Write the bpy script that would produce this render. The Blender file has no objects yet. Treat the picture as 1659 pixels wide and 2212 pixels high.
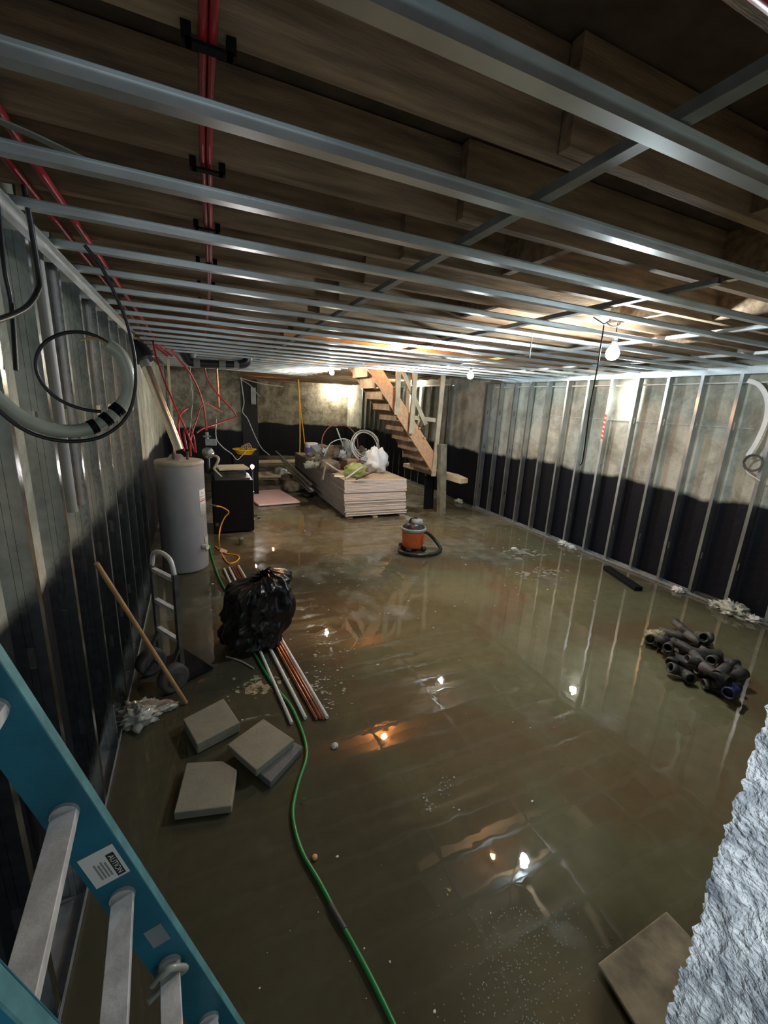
import bpy, math, random
from mathutils import Vector, Matrix, noise
random.seed(7)
scene = bpy.context.scene
COL = scene.collection
# ---------------------------------------------------------------- camera
H = 2.03                                  # eye height above the floor
YAW, PITCH, ROLL, FPX = 0.42377852, -0.24835976, 0.05147371, 906.82
def _basis():
    cy, sy = math.cos(YAW), math.sin(YAW); cp, sp = math.cos(PITCH), math.sin(PITCH)
    cr, sr = math.cos(ROLL), math.sin(ROLL)
    f = Vector((sy*cp, cy*cp, sp)); r = Vector((cy, -sy, 0)); u = r.cross(f)
    return cr*r + sr*u, -sr*r + cr*u, f
CR, CU, CF = _basis()
cam_d = bpy.data.cameras.new('camera'); cam = bpy.data.objects.new('camera', cam_d); COL.objects.link(cam)
cam.matrix_world = Matrix(((CR.x, CU.x, -CF.x, 0), (CR.y, CU.y, -CF.y, 0), (CR.z, CU.z, -CF.z, H), (0, 0, 0, 1)))
cam_d.sensor_fit = 'HORIZONTAL'; cam_d.sensor_width = 36; cam_d.lens = FPX/1659*36
cam_d.clip_start = 0.02; cam_d.clip_end = 100
scene.camera = cam
# ---------------------------------------------------------------- light of the place
scene.view_settings.view_transform = 'Standard'; scene.view_settings.look = 'None'
scene.view_settings.gamma = 1; scene.view_settings.exposure = 0.95
W = bpy.data.worlds.new('World'); scene.world = W; W.use_nodes = True
W.node_tree.nodes['Background'].inputs[0].default_value = (0.74, 0.82, 0.86, 1)
W.node_tree.nodes['Background'].inputs[1].default_value = 0.45
BULB = 1.25                               # multiplier on every bulb
def lamp(name, loc, power, color, size=0.1, kind='POINT', aim=None, spot=60, blend=.6):
    d = bpy.data.lights.new(name, kind); d.energy = power; d.color = color
    if kind == 'AREA': d.size = size
    else: d.shadow_soft_size = size
    if kind == 'SPOT': d.spot_size = math.radians(spot); d.spot_blend = blend
    o = bpy.data.objects.new(name, d); COL.objects.link(o); o.location = loc
    if aim is not None: o.rotation_euler = (Vector(aim)-Vector(loc)).to_track_quat('-Z', 'Y').to_euler()
    return o
# added narrow cool spot behind the camera, put in to brighten the cut jamb
lamp('added_jamb_spot', (-.30, -.55, 2.35), 75, (0.80, 0.90, 1.0), 0.10, 'SPOT', (0.75, 0.18, 1.30), spot=44, blend=.9)
# ---------------------------------------------------------------- measuring: sight line onto a known plane
def ray(x, y): return CR*((x-829.5)/FPX) - CU*((y-1106)/FPX) + CF
def FZ(x, y, z=0.0): d = ray(x, y); return Vector((0, 0, H)) + d*((z-H)/d.z)
def AX(x, y, X): d = ray(x, y); return Vector((0, 0, H)) + d*(X/d.x)
def AY(x, y, Y): d = ray(x, y); return Vector((0, 0, H)) + d*(Y/d.y)
# ---------------------------------------------------------------- materials
def mat(name, col, rough=.6, metal=0.0, var=0.0, vscale=8, bump=0.0, bscale=40, col2=None, stretch=None, emit=None, estr=0, spec=None, trans=0, coat=0, rvar=0, mid=(.35,.65)):
    m = bpy.data.materials.new(name); m.use_nodes = True; nt = m.node_tree; b = nt.nodes['Principled BSDF']
    b.inputs['Base Color'].default_value = (*col, 1); b.inputs['Roughness'].default_value = rough; b.inputs['Metallic'].default_value = metal
    if spec is not None: b.inputs['Specular IOR Level'].default_value = spec
    if trans: b.inputs['Transmission Weight'].default_value = trans
    if coat: b.inputs['Coat Weight'].default_value = coat; b.inputs['Coat Roughness'].default_value = .1
    if emit: b.inputs['Emission Color'].default_value = (*emit, 1); b.inputs['Emission Strength'].default_value = estr
    tc = nt.nodes.new('ShaderNodeTexCoord'); src = tc.outputs['Object']
    if stretch:
        mp = nt.nodes.new('ShaderNodeMapping'); mp.inputs['Scale'].default_value = stretch
        nt.links.new(src, mp.inputs[0]); src = mp.outputs[0]
    if var or col2:
        n = nt.nodes.new('ShaderNodeTexNoise'); n.inputs['Scale'].default_value = vscale; n.inputs['Detail'].default_value = 6
        nt.links.new(src, n.inputs['Vector'])
        r = nt.nodes.new('ShaderNodeValToRGB'); c2 = col2 or tuple(max(0, c*(1-var)) for c in col)
        r.color_ramp.elements[0].position = mid[0]; r.color_ramp.elements[1].position = mid[1]
        r.color_ramp.elements[0].color = (*c2, 1); r.color_ramp.elements[1].color = (*col, 1)
        nt.links.new(n.outputs['Fac'], r.inputs[0]); nt.links.new(r.outputs[0], b.inputs['Base Color'])
        if rvar:
            mr = nt.nodes.new('ShaderNodeMapRange'); mr.inputs['To Min'].default_value = rough-rvar; mr.inputs['To Max'].default_value = rough+rvar
            nt.links.new(n.outputs['Fac'], mr.inputs[0]); nt.links.new(mr.outputs[0], b.inputs['Roughness'])
    if bump:
        n2 = nt.nodes.new('ShaderNodeTexNoise'); n2.inputs['Scale'].default_value = bscale; n2.inputs['Detail'].default_value = 8
        nt.links.new(src, n2.inputs['Vector'])
        bp = nt.nodes.new('ShaderNodeBump'); bp.inputs['Strength'].default_value = bump; bp.inputs['Distance'].default_value = .02
        nt.links.new(n2.outputs['Fac'], bp.inputs['Height']); nt.links.new(bp.outputs[0], b.inputs['Normal'])
    return m
M = {}
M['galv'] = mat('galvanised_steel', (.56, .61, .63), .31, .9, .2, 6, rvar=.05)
M['galv_dull'] = mat('galvanised_steel_dull', (.36, .39, .40), .5, .6, .3, 14)
M['galv_stud'] = mat('galvanised_stud_steel', (.62, .66, .68), .17, 1.0, .2, 30, .03, 50, rvar=.06)
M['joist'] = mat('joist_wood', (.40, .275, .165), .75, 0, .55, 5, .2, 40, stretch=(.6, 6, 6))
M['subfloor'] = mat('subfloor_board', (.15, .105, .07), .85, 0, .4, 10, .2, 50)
M['pine'] = mat('pine_lumber', (.62, .36, .19), .7, 0, .25, 6, .1, 40, stretch=(3, 3, 3))
M['pine_pale'] = mat('pale_lumber', (.50, .42, .29), .75, 0, .3, 6, .1, 40)
M['pine_wet'] = mat('weathered_lumber', (.22, .215, .16), .7, 0, .45, 7, .2, 40)
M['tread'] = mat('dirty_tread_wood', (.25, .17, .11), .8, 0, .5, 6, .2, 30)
M['red_pipe'] = mat('red_pex', (.42, .015, .03), .35, 0, .25, 9)
M['black'] = mat('black_plastic', (.012, .013, .016), .35)
M['black_matt'] = mat('black_matt', (.005, .005, .007), .7, spec=.15)
M['abs'] = mat('black_abs', (.02, .021, .024), .3, 0, .3, 12)
M['dusty_abs'] = mat('dusty_black_pipe', (.10, .098, .09), .55, 0, .9, 9, .1, 30)
M['band'] = mat('grey_pipe_band', (.16, .16, .15), .5)
M['heater'] = mat('heater_grey_enamel', (.34, .35, .37), .42, 0, .1, 5)
M['heater_lid'] = mat('heater_lid', (.40, .40, .34), .55, 0, .3, 10)
M['white'] = mat('white_plastic', (.68, .68, .66), .5, 0, .1, 9)
M['paper'] = mat('label_paper', (.72, .72, .68), .7)
M['ink'] = mat('label_ink', (.02, .02, .02), .7)
M['redink'] = mat('red_ink', (.6, .03, .03), .6)
M['greyink'] = mat('grey_ink', (.25, .26, .25), .7)
M['blue'] = mat('blue_fibreglass', (.012, .16, .24), .45, 0, .3, 7, .05, 60)
M['blue_edge'] = mat('worn_blue_fibreglass', (.10, .30, .33), .6, 0, .35, 18, .1, 60)
M['alu'] = mat('worn_aluminium', (.74, .74, .74), .55, .3, .3, 16, .1, 60)
M['strap_grey'] = mat('grey_green_strap', (.34, .36, .30), .5, .3, .2, 9)
M['silver'] = mat('silver_flue', (.75, .74, .70), .22, .95, .2, 12)
M['yellow'] = mat('yellow_plastic', (.85, .50, .02), .5)
M['orange_cord'] = mat('orange_cord', (.85, .36, .03), .5)
M['orange'] = mat('orange_plastic', (.62, .13, .035), .45, 0, .3, 9)
M['grey'] = mat('grey_plastic', (.28, .31, .33), .45, 0, .2, 9)
M['green'] = mat('green_hose', (.02, .27, .07), .35, 0, .25, 8)
M['dark_tape'] = mat('hose_tape', (.06, .06, .06), .6)
M['copper'] = mat('copper_pipe', (.50, .20, .11), .32, .7, .35, 14)
M['pvc'] = mat('white_pvc', (.88, .87, .82), .4, 0, .12, 8)
M['cream'] = mat('cream_plastic', (.62, .56, .42), .5, 0, .2, 9)
M['bag'] = mat('black_bag', (.008, .008, .010), .28, 0, 0, 8, .22, 7)
M['paver'] = mat('grey_paver', (.235, .235, .185), .85, 0, .18, 9, .15, 60)
M['paver_b'] = mat('dark_paver', (.15, .165, .165), .8, 0, .3, 9, .15, 60)
M['board'] = mat('plywood_offcut', (.30, .27, .18), .8, 0, .55, 11, .1, 30)
M['drywall'] = mat('drywall_edge', (.78, .75, .73), .8, 0, .22, 25, 0, 40, stretch=(3, 1, 14))
M['drywall_side'] = mat('drywall_shaded_side', (.16, .15, .135), .8, 0, .2, 7)  # long sides of the stack, darkened in colour to stand in for shade
M['drywall_top'] = mat('drywall_face', (.50, .37, .26), .85, 0, .35, 3)
M['card'] = mat('cardboard', (.30, .21, .12), .85, 0, .35, 7, .2, 20)
M['cardp'] = mat('pink_cardboard', (.36, .22, .15), .85, 0, .3, 7)
M['rag'] = mat('dirty_rag', (.17, .14, .10), .9, 0, .5, 9, .4, 20)
M['lime'] = mat('lime_bag', (.28, .34, .10), .55, 0, .3, 8, .3, 14)
M['whitebag'] = mat('white_bag', (.72, .72, .74), .45, 0, .15, 8, .3, 12)
M['purple'] = mat('purple_label', (.16, .10, .42), .5)
M['cable'] = mat('grey_cable', (.45, .47, .47), .45)
M['redcable'] = mat('dark_red_cable', (.22, .06, .05), .5)
M['green_wire'] = mat('dull_green_wire', (.20, .26, .18), .6)
M['corrug'] = mat('translucent_hose', (.42, .44, .36), .4, 0, .2, 9, coat=.3)
M['conduit'] = mat('grey_conduit', (.36, .35, .34), .4, 0, .25, 6)
M['stick'] = mat('broom_handle', (.50, .30, .13), .55, 0, .3, 9)
M['wrap'] = mat('clear_wrap', (.58, .58, .52), .15, 0, .5, 16, .6, 25, coat=.5)
M['crust'] = mat('muddy_scum', (.36, .33, .20), .7, 0, .6, 22, .5, 30)
M['foam'] = mat('white_scrap', (.70, .70, .66), .6)
M['film2'] = mat('pale_foam', (.30, .30, .25), .5, 0, .4, 20)
M['film'] = mat('pale_silt', (.16, .155, .12), .35, 0, .3, 20)
M['tape_o'] = mat('hazard_tape', (.85, .08, .04), .5)
M['rust'] = mat('dusty_dark_metal', (.10, .10, .09), .6, .3, .5, 10, .1, 40)
M['wheel'] = mat('dusty_tyre', (.07, .07, .065), .8, 0, .4, 12, .2, 30)
M['bluepipe'] = mat('blue_coupling', (.02, .025, .11), .5)
M['black_door'] = mat('black_tar_panel', (.008, .009, .013), .7)
M['lit'] = mat('plastic_sheet', (.62, .42, .42), .35)
def concrete(name, tar=True, base=(.43, .44, .375), dark=(.25, .255, .21), edge=1.2):
    m = bpy.data.materials.new(name); m.use_nodes = True; nt = m.node_tree; b = nt.nodes['Principled BSDF']; L = nt.links.new
    geo = nt.nodes.new('ShaderNodeTexCoord'); P = geo.outputs['Object']
    n1 = nt.nodes.new('ShaderNodeTexNoise'); n1.inputs['Scale'].default_value = 2.6; n1.inputs['Detail'].default_value = 10; n1.inputs['Roughness'].default_value = .75; n1.inputs['Distortion'].default_value = .4
    L(P, n1.inputs['Vector'])
    r = nt.nodes.new('ShaderNodeValToRGB'); r.color_ramp.elements[0].position = .40; r.color_ramp.elements[1].position = .58
    r.color_ramp.elements[0].color = (*dark, 1); r.color_ramp.elements[1].color = (*base, 1); L(n1.outputs['Fac'], r.inputs[0])
    # vertical form-board streaks
    mp = nt.nodes.new('ShaderNodeMapping'); mp.inputs['Scale'].default_value = (6, 6, .12); L(P, mp.inputs[0])
    n2 = nt.nodes.new('ShaderNodeTexNoise'); n2.inputs['Scale'].default_value = 1.2; n2.inputs['Detail'].default_value = 2; L(mp.outputs[0], n2.inputs['Vector'])
    mx = nt.nodes.new('ShaderNodeMix'); mx.data_type = 'RGBA'; mx.blend_type = 'OVERLAY'; mx.inputs[0].default_value = .35
    L(r.outputs[0], mx.inputs[6]); L(n2.outputs['Fac'], mx.inputs[7])
    out = mx.outputs[2]
    if tar:
        sp = nt.nodes.new('ShaderNodeSeparateXYZ'); L(P, sp.inputs[0])
        n3 = nt.nodes.new('ShaderNodeTexNoise'); n3.inputs['Scale'].default_value = 1.3; n3.inputs['Detail'].default_value = 6; L(P, n3.inputs['Vector'])
        ma = nt.nodes.new('ShaderNodeMath'); ma.operation = 'MULTIPLY_ADD'; ma.inputs[1].default_value = .30; L(n3.outputs['Fac'], ma.inputs[0]); L(sp.outputs['Z'], ma.inputs[2])
        mr = nt.nodes.new('ShaderNodeMapRange'); mr.inputs['From Min'].default_value = edge+.12; mr.inputs['From Max'].default_value = edge+.18; L(ma.outputs[0], mr.inputs[0])
        m2 = nt.nodes.new('ShaderNodeMix'); m2.data_type = 'RGBA'; L(mr.outputs[0], m2.inputs[0]); m2.inputs[6].default_value = (.005, .006, .010, 1); b.inputs['Specular IOR Level'].default_value = .2; L(out, m2.inputs[7])
        out = m2.outputs[2]
        m3 = nt.nodes.new('ShaderNodeMapRange'); m3.inputs['To Min'].default_value = .55; m3.inputs['To Max'].default_value = .9; L(mr.outputs[0], m3.inputs[0]); L(m3.outputs[0], b.inputs['Roughness'])
    else: b.inputs['Roughness'].default_value = .9
    L(out, b.inputs['Base Color'])
    n4 = nt.nodes.new('ShaderNodeTexNoise'); n4.inputs['Scale'].default_value = 14; n4.inputs['Detail'].default_value = 8; L(P, n4.inputs['Vector'])
    bp = nt.nodes.new('ShaderNodeBump'); bp.inputs['Strength'].default_value = .35; bp.inputs['Distance'].default_value = .02; L(n4.outputs['Fac'], bp.inputs['Height']); L(bp.outputs[0], b.inputs['Normal'])
    return m
M['wall'] = concrete('foundation_concrete')
M['wall_stain'] = concrete('stained_concrete', base=(.38, .36, .29), dark=(.15, .14, .11))
M['jamb'] = mat('cut_concrete', (.70, .72, .72), .9, 0, 0, 26, 1.0, 90, col2=(.17, .19, .21), mid=(.30, .62))  # dark noise tone paints crevice shade into the mottled concrete colour
def floor_mat():
    m = bpy.data.materials.new('wet_slab'); m.use_nodes = True; nt = m.node_tree; b = nt.nodes['Principled BSDF']; L = nt.links.new
    P = nt.nodes.new('ShaderNodeTexCoord').outputs['Object']
    n1 = nt.nodes.new('ShaderNodeTexNoise'); n1.inputs['Scale'].default_value = .75; n1.inputs['Detail'].default_value = 7; n1.inputs['Distortion'].default_value = .6; L(P, n1.inputs['Vector'])
    r = nt.nodes.new('ShaderNodeValToRGB'); e = r.color_ramp.elements
    e[0].position = .40; e[0].color = (.25, .125, .035, 1); e[1].position = .62; e[1].color = (.30, .29, .195, 1)
    k = e.new(.50); k.color = (.245, .23, .13, 1); k = e.new(.75); k.color = (.25, .26, .21, 1)
    L(n1.outputs['Fac'], r.inputs[0])
    n2 = nt.nodes.new('ShaderNodeTexNoise'); n2.inputs['Scale'].default_value = 9; n2.inputs['Detail'].default_value = 9; L(P, n2.inputs['Vector'])
    mx = nt.nodes.new('ShaderNodeMix'); mx.data_type = 'RGBA'; mx.blend_type = 'OVERLAY'; mx.inputs[0].default_value = .35; L(r.outputs[0], mx.inputs[6]); L(n2.outputs['Fac'], mx.inputs[7])
    L(mx.outputs[2], b.inputs['Base Color']); b.inputs['Roughness'].default_value = .75
    return m
def water_mat():
    m = bpy.data.materials.new('muddy_water'); m.use_nodes = True; nt = m.node_tree; L = nt.links.new
    for n in list(nt.nodes): nt.nodes.remove(n)
    out = nt.nodes.new('ShaderNodeOutputMaterial'); P = nt.nodes.new('ShaderNodeTexCoord').outputs['Object']
    tr = nt.nodes.new('ShaderNodeBsdfTransparent'); tr.inputs[0].default_value = (.85, .84, .71, 1)
    df = nt.nodes.new('ShaderNodeBsdfDiffuse'); df.inputs[0].default_value = (.21, .20, .133, 1)
    g = nt.nodes.new('ShaderNodeBsdfGlossy'); g.inputs['Roughness'].default_value = .018
    m1 = nt.nodes.new('ShaderNodeMixShader'); m1.inputs[0].default_value = .3; L(tr.outputs[0], m1.inputs[1]); L(df.outputs[0], m1.inputs[2])
    fr = nt.nodes.new('ShaderNodeFresnel'); fr.inputs[0].default_value = 1.52
    m2 = nt.nodes.new('ShaderNodeMixShader'); L(fr.outputs[0], m2.inputs[0]); L(m1.outputs[0], m2.inputs[1]); L(g.outputs[0], m2.inputs[2])
    # silt breaking the surface in patches, mostly towards the far right of the room
    n = nt.nodes.new('ShaderNodeTexNoise'); n.inputs['Scale'].default_value = .9; n.inputs['Detail'].default_value = 9; n.inputs['Roughness'].default_value = .62; L(P, n.inputs['Vector'])
    sp = nt.nodes.new('ShaderNodeSeparateXYZ'); L(P, sp.inputs[0])
    a = nt.nodes.new('ShaderNodeMapRange'); a.inputs['From Min'].default_value = 2.6; a.inputs['From Max'].default_value = 6.0; a.inputs['To Max'].default_value = .16; L(sp.outputs['Y'], a.inputs[0])
    ad = nt.nodes.new('ShaderNodeMath'); ad.operation = 'ADD'; L(n.outputs['Fac'], ad.inputs[0]); L(a.outputs[0], ad.inputs[1])
    mr = nt.nodes.new('ShaderNodeMapRange'); mr.inputs['From Min'].default_value = .60; mr.inputs['From Max'].default_value = .72; L(ad.outputs[0], mr.inputs[0])
    si = nt.nodes.new('ShaderNodeBsdfPrincipled'); si.inputs['Roughness'].default_value = .32
    n5 = nt.nodes.new('ShaderNodeTexNoise'); n5.inputs['Scale'].default_value = 6; n5.inputs['Detail'].default_value = 8; L(P, n5.inputs['Vector'])
    r = nt.nodes.new('ShaderNodeValToRGB'); r.color_ramp.elements[0].position = .35; r.color_ramp.elements[1].position = .7
    r.color_ramp.elements[0].color = (.11, .10, .06, 1); r.color_ramp.elements[1].color = (.23, .23, .18, 1); L(n5.outputs['Fac'], r.inputs[0]); L(r.outputs[0], si.inputs['Base Color'])
    m3 = nt.nodes.new('ShaderNodeMixShader'); sc = nt.nodes.new('ShaderNodeMath'); sc.operation = 'MULTIPLY'; sc.inputs[1].default_value = .75; L(mr.outputs[0], sc.inputs[0])
    L(sc.outputs[0], m3.inputs[0]); L(m2.outputs[0], m3.inputs[1]); L(si.outputs[0], m3.inputs[2]); L(m3.outputs[0], out.inputs[0])
    mp = nt.nodes.new('ShaderNodeMapping'); mp.inputs['Scale'].default_value = (1, 1, 1); L(P, mp.inputs[0])
    nb = nt.nodes.new('ShaderNodeTexNoise'); nb.inputs['Scale'].default_value = 4; nb.inputs['Detail'].default_value = 3; L(mp.outputs[0], nb.inputs['Vector'])
    bp = nt.nodes.new('ShaderNodeBump'); bp.inputs['Strength'].default_value = .10; bp.inputs['Distance'].default_value = .012; L(nb.outputs['Fac'], bp.inputs['Height'])
    L(bp.outputs[0], g.inputs['Normal']); L(bp.outputs[0], si.inputs['Normal'])
    return m
M['floor'] = floor_mat(); M['water'] = water_mat()
# ---------------------------------------------------------------- mesh helpers
class MB:
    def __init__(s): s.v = []; s.f = []; s.sm = []
    def add(s, vs, fs, smooth=False):
        o = len(s.v); s.v += [tuple(v) for v in vs]; s.f += [tuple(i+o for i in f) for f in fs]; s.sm += [smooth]*len(fs); return s
    def box(s, c, d, m=None):
        x, y, z = d[0]/2, d[1]/2, d[2]/2
        vs = [Vector(p) for p in ((-x,-y,-z),(x,-y,-z),(x,y,-z),(-x,y,-z),(-x,-y,z),(x,-y,z),(x,y,z),(-x,y,z))]
        if m is not None: vs = [m @ v for v in vs]
        return s.add([v+Vector(c) for v in vs], [(0,3,2,1),(4,5,6,7),(0,1,5,4),(1,2,6,5),(2,3,7,6),(3,0,4,7)])
    def bar(s, a, b, w, t, up=(0,0,1)):          # rectangular bar from a to b, w across, t along 'up'
        a, b = Vector(a), Vector(b); d = (b-a).normalized(); u = Vector(up); sd = d.cross(u).normalized(); u = sd.cross(d)
        vs = [p + sd*i*w/2 + u*j*t/2 for p in (a, b) for (i, j) in ((-1,-1),(1,-1),(1,1),(-1,1))]
        return s.add(vs, [(0,1,2,3),(7,6,5,4),(0,4,5,1),(1,5,6,2),(2,6,7,3),(3,7,4,0)])
    def tube(s, pts, r, n=10, cap=True, closed=False):
        pts = [Vector(p) for p in pts]; N = len(pts); rs = r if isinstance(r, (list, tuple)) else [r]*N
        rings = []; prev = None
        for i, p in enumerate(pts):
            if closed: t = pts[(i+1) % N]-pts[i-1]
            else: t = pts[min(i+1, N-1)]-pts[max(i-1, 0)]
            t = t.normalized() if t.length > 1e-9 else Vector((0,0,1))
            if prev is None:
                a = Vector((0,0,1)) if abs(t.z) < .9 else Vector((1,0,0)); u = t.cross(a).normalized()
            else:
                u = prev - t*prev.dot(t); u = u.normalized() if u.length > 1e-6 else t.orthogonal().normalized()
            prev = u; w = t.cross(u)
            rings.append([p + (u*math.cos(2*math.pi*k/n) + w*math.sin(2*math.pi*k/n))*rs[i] for k in range(n)])
        vs = [v for rg in rings for v in rg]; fs = []
        for i in range(N if closed else N-1):
            j = (i+1) % N
            for k in range(n): fs.append((i*n+k, i*n+(k+1) % n, j*n+(k+1) % n, j*n+k))
        s.add(vs, fs, True)
        if cap and not closed:
            s.add(rings[0], [tuple(reversed(range(n)))]); s.add(rings[-1], [tuple(range(n))])
        return s
    def pipe(s, a, b, ro, ri, n=14):             # open pipe with a bore you can look into
        a, b = Vector(a), Vector(b); t = (b-a).normalized(); u = t.orthogonal().normalized(); w = t.cross(u)
        R = lambda p, r: [p + (u*math.cos(2*math.pi*k/n)+w*math.sin(2*math.pi*k/n))*r for k in range(n)]
        vs = R(a, ro)+R(b, ro)+R(b, ri)+R(a, ri); fs = []
        for q in range(4):
            for k in range(n): fs.append((q*n+k, q*n+(k+1) % n, ((q+1) % 4)*n+(k+1) % n, ((q+1) % 4)*n+k))
        return s.add(vs, fs, True)
    def lathe(s, prof, c=(0,0,0), n=32):
        vs = []; fs = []
        for (r, z) in prof:
            for k in range(n): vs.append((c[0]+r*math.cos(2*math.pi*k/n), c[1]+r*math.sin(2*math.pi*k/n), c[2]+z))
        for i in range(len(prof)-1):
            for k in range(n): fs.append((i*n+k, i*n+(k+1) % n, (i+1)*n+(k+1) % n, (i+1)*n+k))
        return s.add(vs, fs, True)
    def prism(s, poly, vec):
        poly = [Vector(p) for p in poly]; vec = Vector(vec); n = len(poly)
        return s.add(poly+[p+vec for p in poly], [tuple(reversed(range(n))), tuple(range(n, 2*n))]+[(i, (i+1) % n, (i+1) % n+n, i+n) for i in range(n)])
    def blob(s, c, r, amp=.25, fr=3, seg=20, rings=12, seed=0, flat=None):
        vs = []; fs = []; c = Vector(c); r = Vector(r)
        for i in range(rings+1):
            th = math.pi*i/rings
            for k in range(seg):
                ph = 2*math.pi*k/seg; d = Vector((math.sin(th)*math.cos(ph), math.sin(th)*math.sin(ph), math.cos(th)))
                q = 1+amp*noise.fractal(d*fr+Vector((seed*7.3, seed*1.7, seed)), .8, 2, 4)
                v = Vector((d.x*r.x*q, d.y*r.y*q, d.z*r.z*q))
                if flat is not None: v.z = max(v.z, flat)
                vs.append(c+v)
        for i in range(rings):
            for k in range(seg): fs.append((i*seg+k, i*seg+(k+1) % seg, (i+1)*seg+(k+1) % seg, (i+1)*seg+k))
        return s.add(vs, fs, True)
    def build(s, name, m, parent=None, bevel=0, origin=None):
        me = bpy.data.meshes.new(name); og = Vector(origin) if origin is not None else Vector((0,0,0))
        me.from_pydata([Vector(v)-og for v in s.v], [], s.f); me.polygons.foreach_set('use_smooth', s.sm); me.update()
        ms = m if isinstance(m, (list, tuple)) else [m]
        for q in ms: me.materials.append(M[q])
        o = bpy.data.objects.new(name, me); COL.objects.link(o); o.location = og
        if parent is not None: o.parent = parent
        if bevel:
            b = o.modifiers.new('Bevel', 'BEVEL'); b.width = bevel; b.segments = 2; b.limit_method = 'ANGLE'
        return o
def tag(o, label=None, cat=None, group=None, kind=None):
    if label: o['label'] = label
    if cat: o['category'] = cat
    if group: o['group'] = group
    if kind: o['kind'] = kind
    return o
def thing(name, label, cat, loc=(0,0,0), group=None):
    o = bpy.data.objects.new(name, None); COL.objects.link(o); o.location = loc; o.empty_display_size = .05
    return tag(o, label, cat, group)
def sub(o, root): o.parent = root; o.matrix_parent_inverse = Matrix.Translation(root.location).inverted(); return o
def PART(mb, name, m, root, bevel=0, label=None):      # mesh given in world coordinates, parented to a root standing anywhere
    o = mb.build(name, m, None, bevel)
    o.parent = root; w = Matrix.Identity(4); p = root
    while p is not None: w = Matrix.Translation(p.location) @ w; p = p.parent
    o.location = -w.translation
    if label: o['label'] = label
    return o
def curve(pts, n=8, closed=False):                      # Catmull-Rom
    P = [Vector(p) for p in pts]; out = []; N = len(P)
    rng = N if closed else N-1
    for i in range(rng):
        if closed: p0, p1, p2, p3 = P[i-1], P[i], P[(i+1) % N], P[(i+2) % N]
        else: p0, p1, p2, p3 = P[max(i-1, 0)], P[i], P[i+1], P[min(i+2, N-1)]
        for k in range(n):
            t = k/n; out.append(.5*((2*p1)+(p2-p0)*t+(2*p0-5*p1+4*p2-p3)*t*t+(3*p1-p0-3*p2+p3)*t**3))
    if not closed: out.append(P[-1])
    return out
ORD = ['first','second','third','fourth','fifth','sixth','seventh','eighth','ninth','tenth','eleventh','twelfth','thirteenth','fourteenth','fifteenth','sixteenth','seventeenth','eighteenth','nineteenth','twentieth']
def ordn(i):
    tens = {20:'twenty', 30:'thirty', 40:'forty'}
    return ORD[i] if i < 20 else (tens[(i+1)//10*10]+'-'+ORD[(i+1) % 10-1] if (i+1) % 10 else {30:'thirtieth', 40:'fortieth'}[i+1])
def text(s, size, loc, rot, name, m, parent, ext=.0004):
    c = bpy.data.curves.new(name, 'FONT'); c.body = s; c.size = size; c.extrude = ext; c.align_x = 'CENTER'; c.align_y = 'CENTER'
    o = bpy.data.objects.new(name+'_tmp', c); COL.objects.link(o); dg = bpy.context.evaluated_depsgraph_get()
    me = bpy.data.meshes.new_from_object(o.evaluated_get(dg)); bpy.data.objects.remove(o)
    mo = bpy.data.objects.new(name, me); COL.objects.link(mo); me.materials.clear(); me.materials.append(M[m])
    me.transform(Matrix.Translation(loc) @ rot.to_4x4())
    if parent is not None:
        mo.parent = parent; p = parent; t = Vector((0,0,0))
        while p is not None: t += p.location; p = p.parent
        mo.location = -t
    return mo
# ================================================================ SETTING
XL, XR, YB = -.65, 5.47, 16.1
def struct(name, mb, m, **k): o = mb.build(name, m, **k); o['kind'] = 'structure'; return o
struct('floor', MB().box((2.4, 7.7, -.107), (6.6, 17.4, .2)), 'floor')
tag(MB().add([(XL,-.9,0),(.76,-.9,0),(.76,.26,0),(XR,.26,0),(XR,YB,0),(XL,YB,0)], [(0,1,2,3,4,5)]).build('flood_water', 'water'), 'shallow sheet of muddy olive water standing over the whole floor', 'water', kind='stuff')
struct('wall_left', MB().box((XL-.1, 7.7, 1.45), (.2, 17.4, 3.1)), 'wall')
struct('wall_right', MB().box((XR+.1, 7.7, 1.45), (.2, 17.4, 3.1)), 'wall')
struct('wall_back', MB().box((2.4, YB+.1, 1.45), (6.4, .2, 3.1)), 'wall_stain')
struct('wall_back_left', MB().box((.26, 12.5, 1.45), (1.8, .2, 3.1)), 'wall_stain')
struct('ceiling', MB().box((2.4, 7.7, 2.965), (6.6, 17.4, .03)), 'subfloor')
# front wall, sawn open where the photographer stands: its cut jamb is broken concrete
def jamb():
    mb = MB(); ny, nz = 130, 460; y0, y1 = -.55, .255; vs = []
    for j in range(nz+1):
        z = 2.95*j/nz
        for i in range(ny+1):
            y = y0+(y1-y0)*i/ny
            p = Vector((0, y*22, z*17)); a = noise.fractal(p, .9, 2.1, 5); b = noise.fractal(p*.32+Vector((5,0,0)), 1, 2, 3)
            t = i/ny; edge = noise.fractal(Vector((3, z*40, 1)), .8, 2, 4)*.008
            c_ = noise.noise(p*3.1); vs.append((.755 + a*.006 + b*.011 + c_*.004, y + (edge if t > .97 else 0) - a*.004, z))
    fs = [(j*(ny+1)+i, j*(ny+1)+i+1, (j+1)*(ny+1)+i+1, (j+1)*(ny+1)+i) for j in range(nz) for i in range(ny)]
    mb.add(vs, fs, False)
    n = ny+1
    return mb
jm = jamb().build('trim_1', 'jamb'); jm['kind'] = 'structure'
struct('wall_front', MB().box((3.14, -.16, 1.45), (4.72, .80, 3.0)), 'wall')
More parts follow.
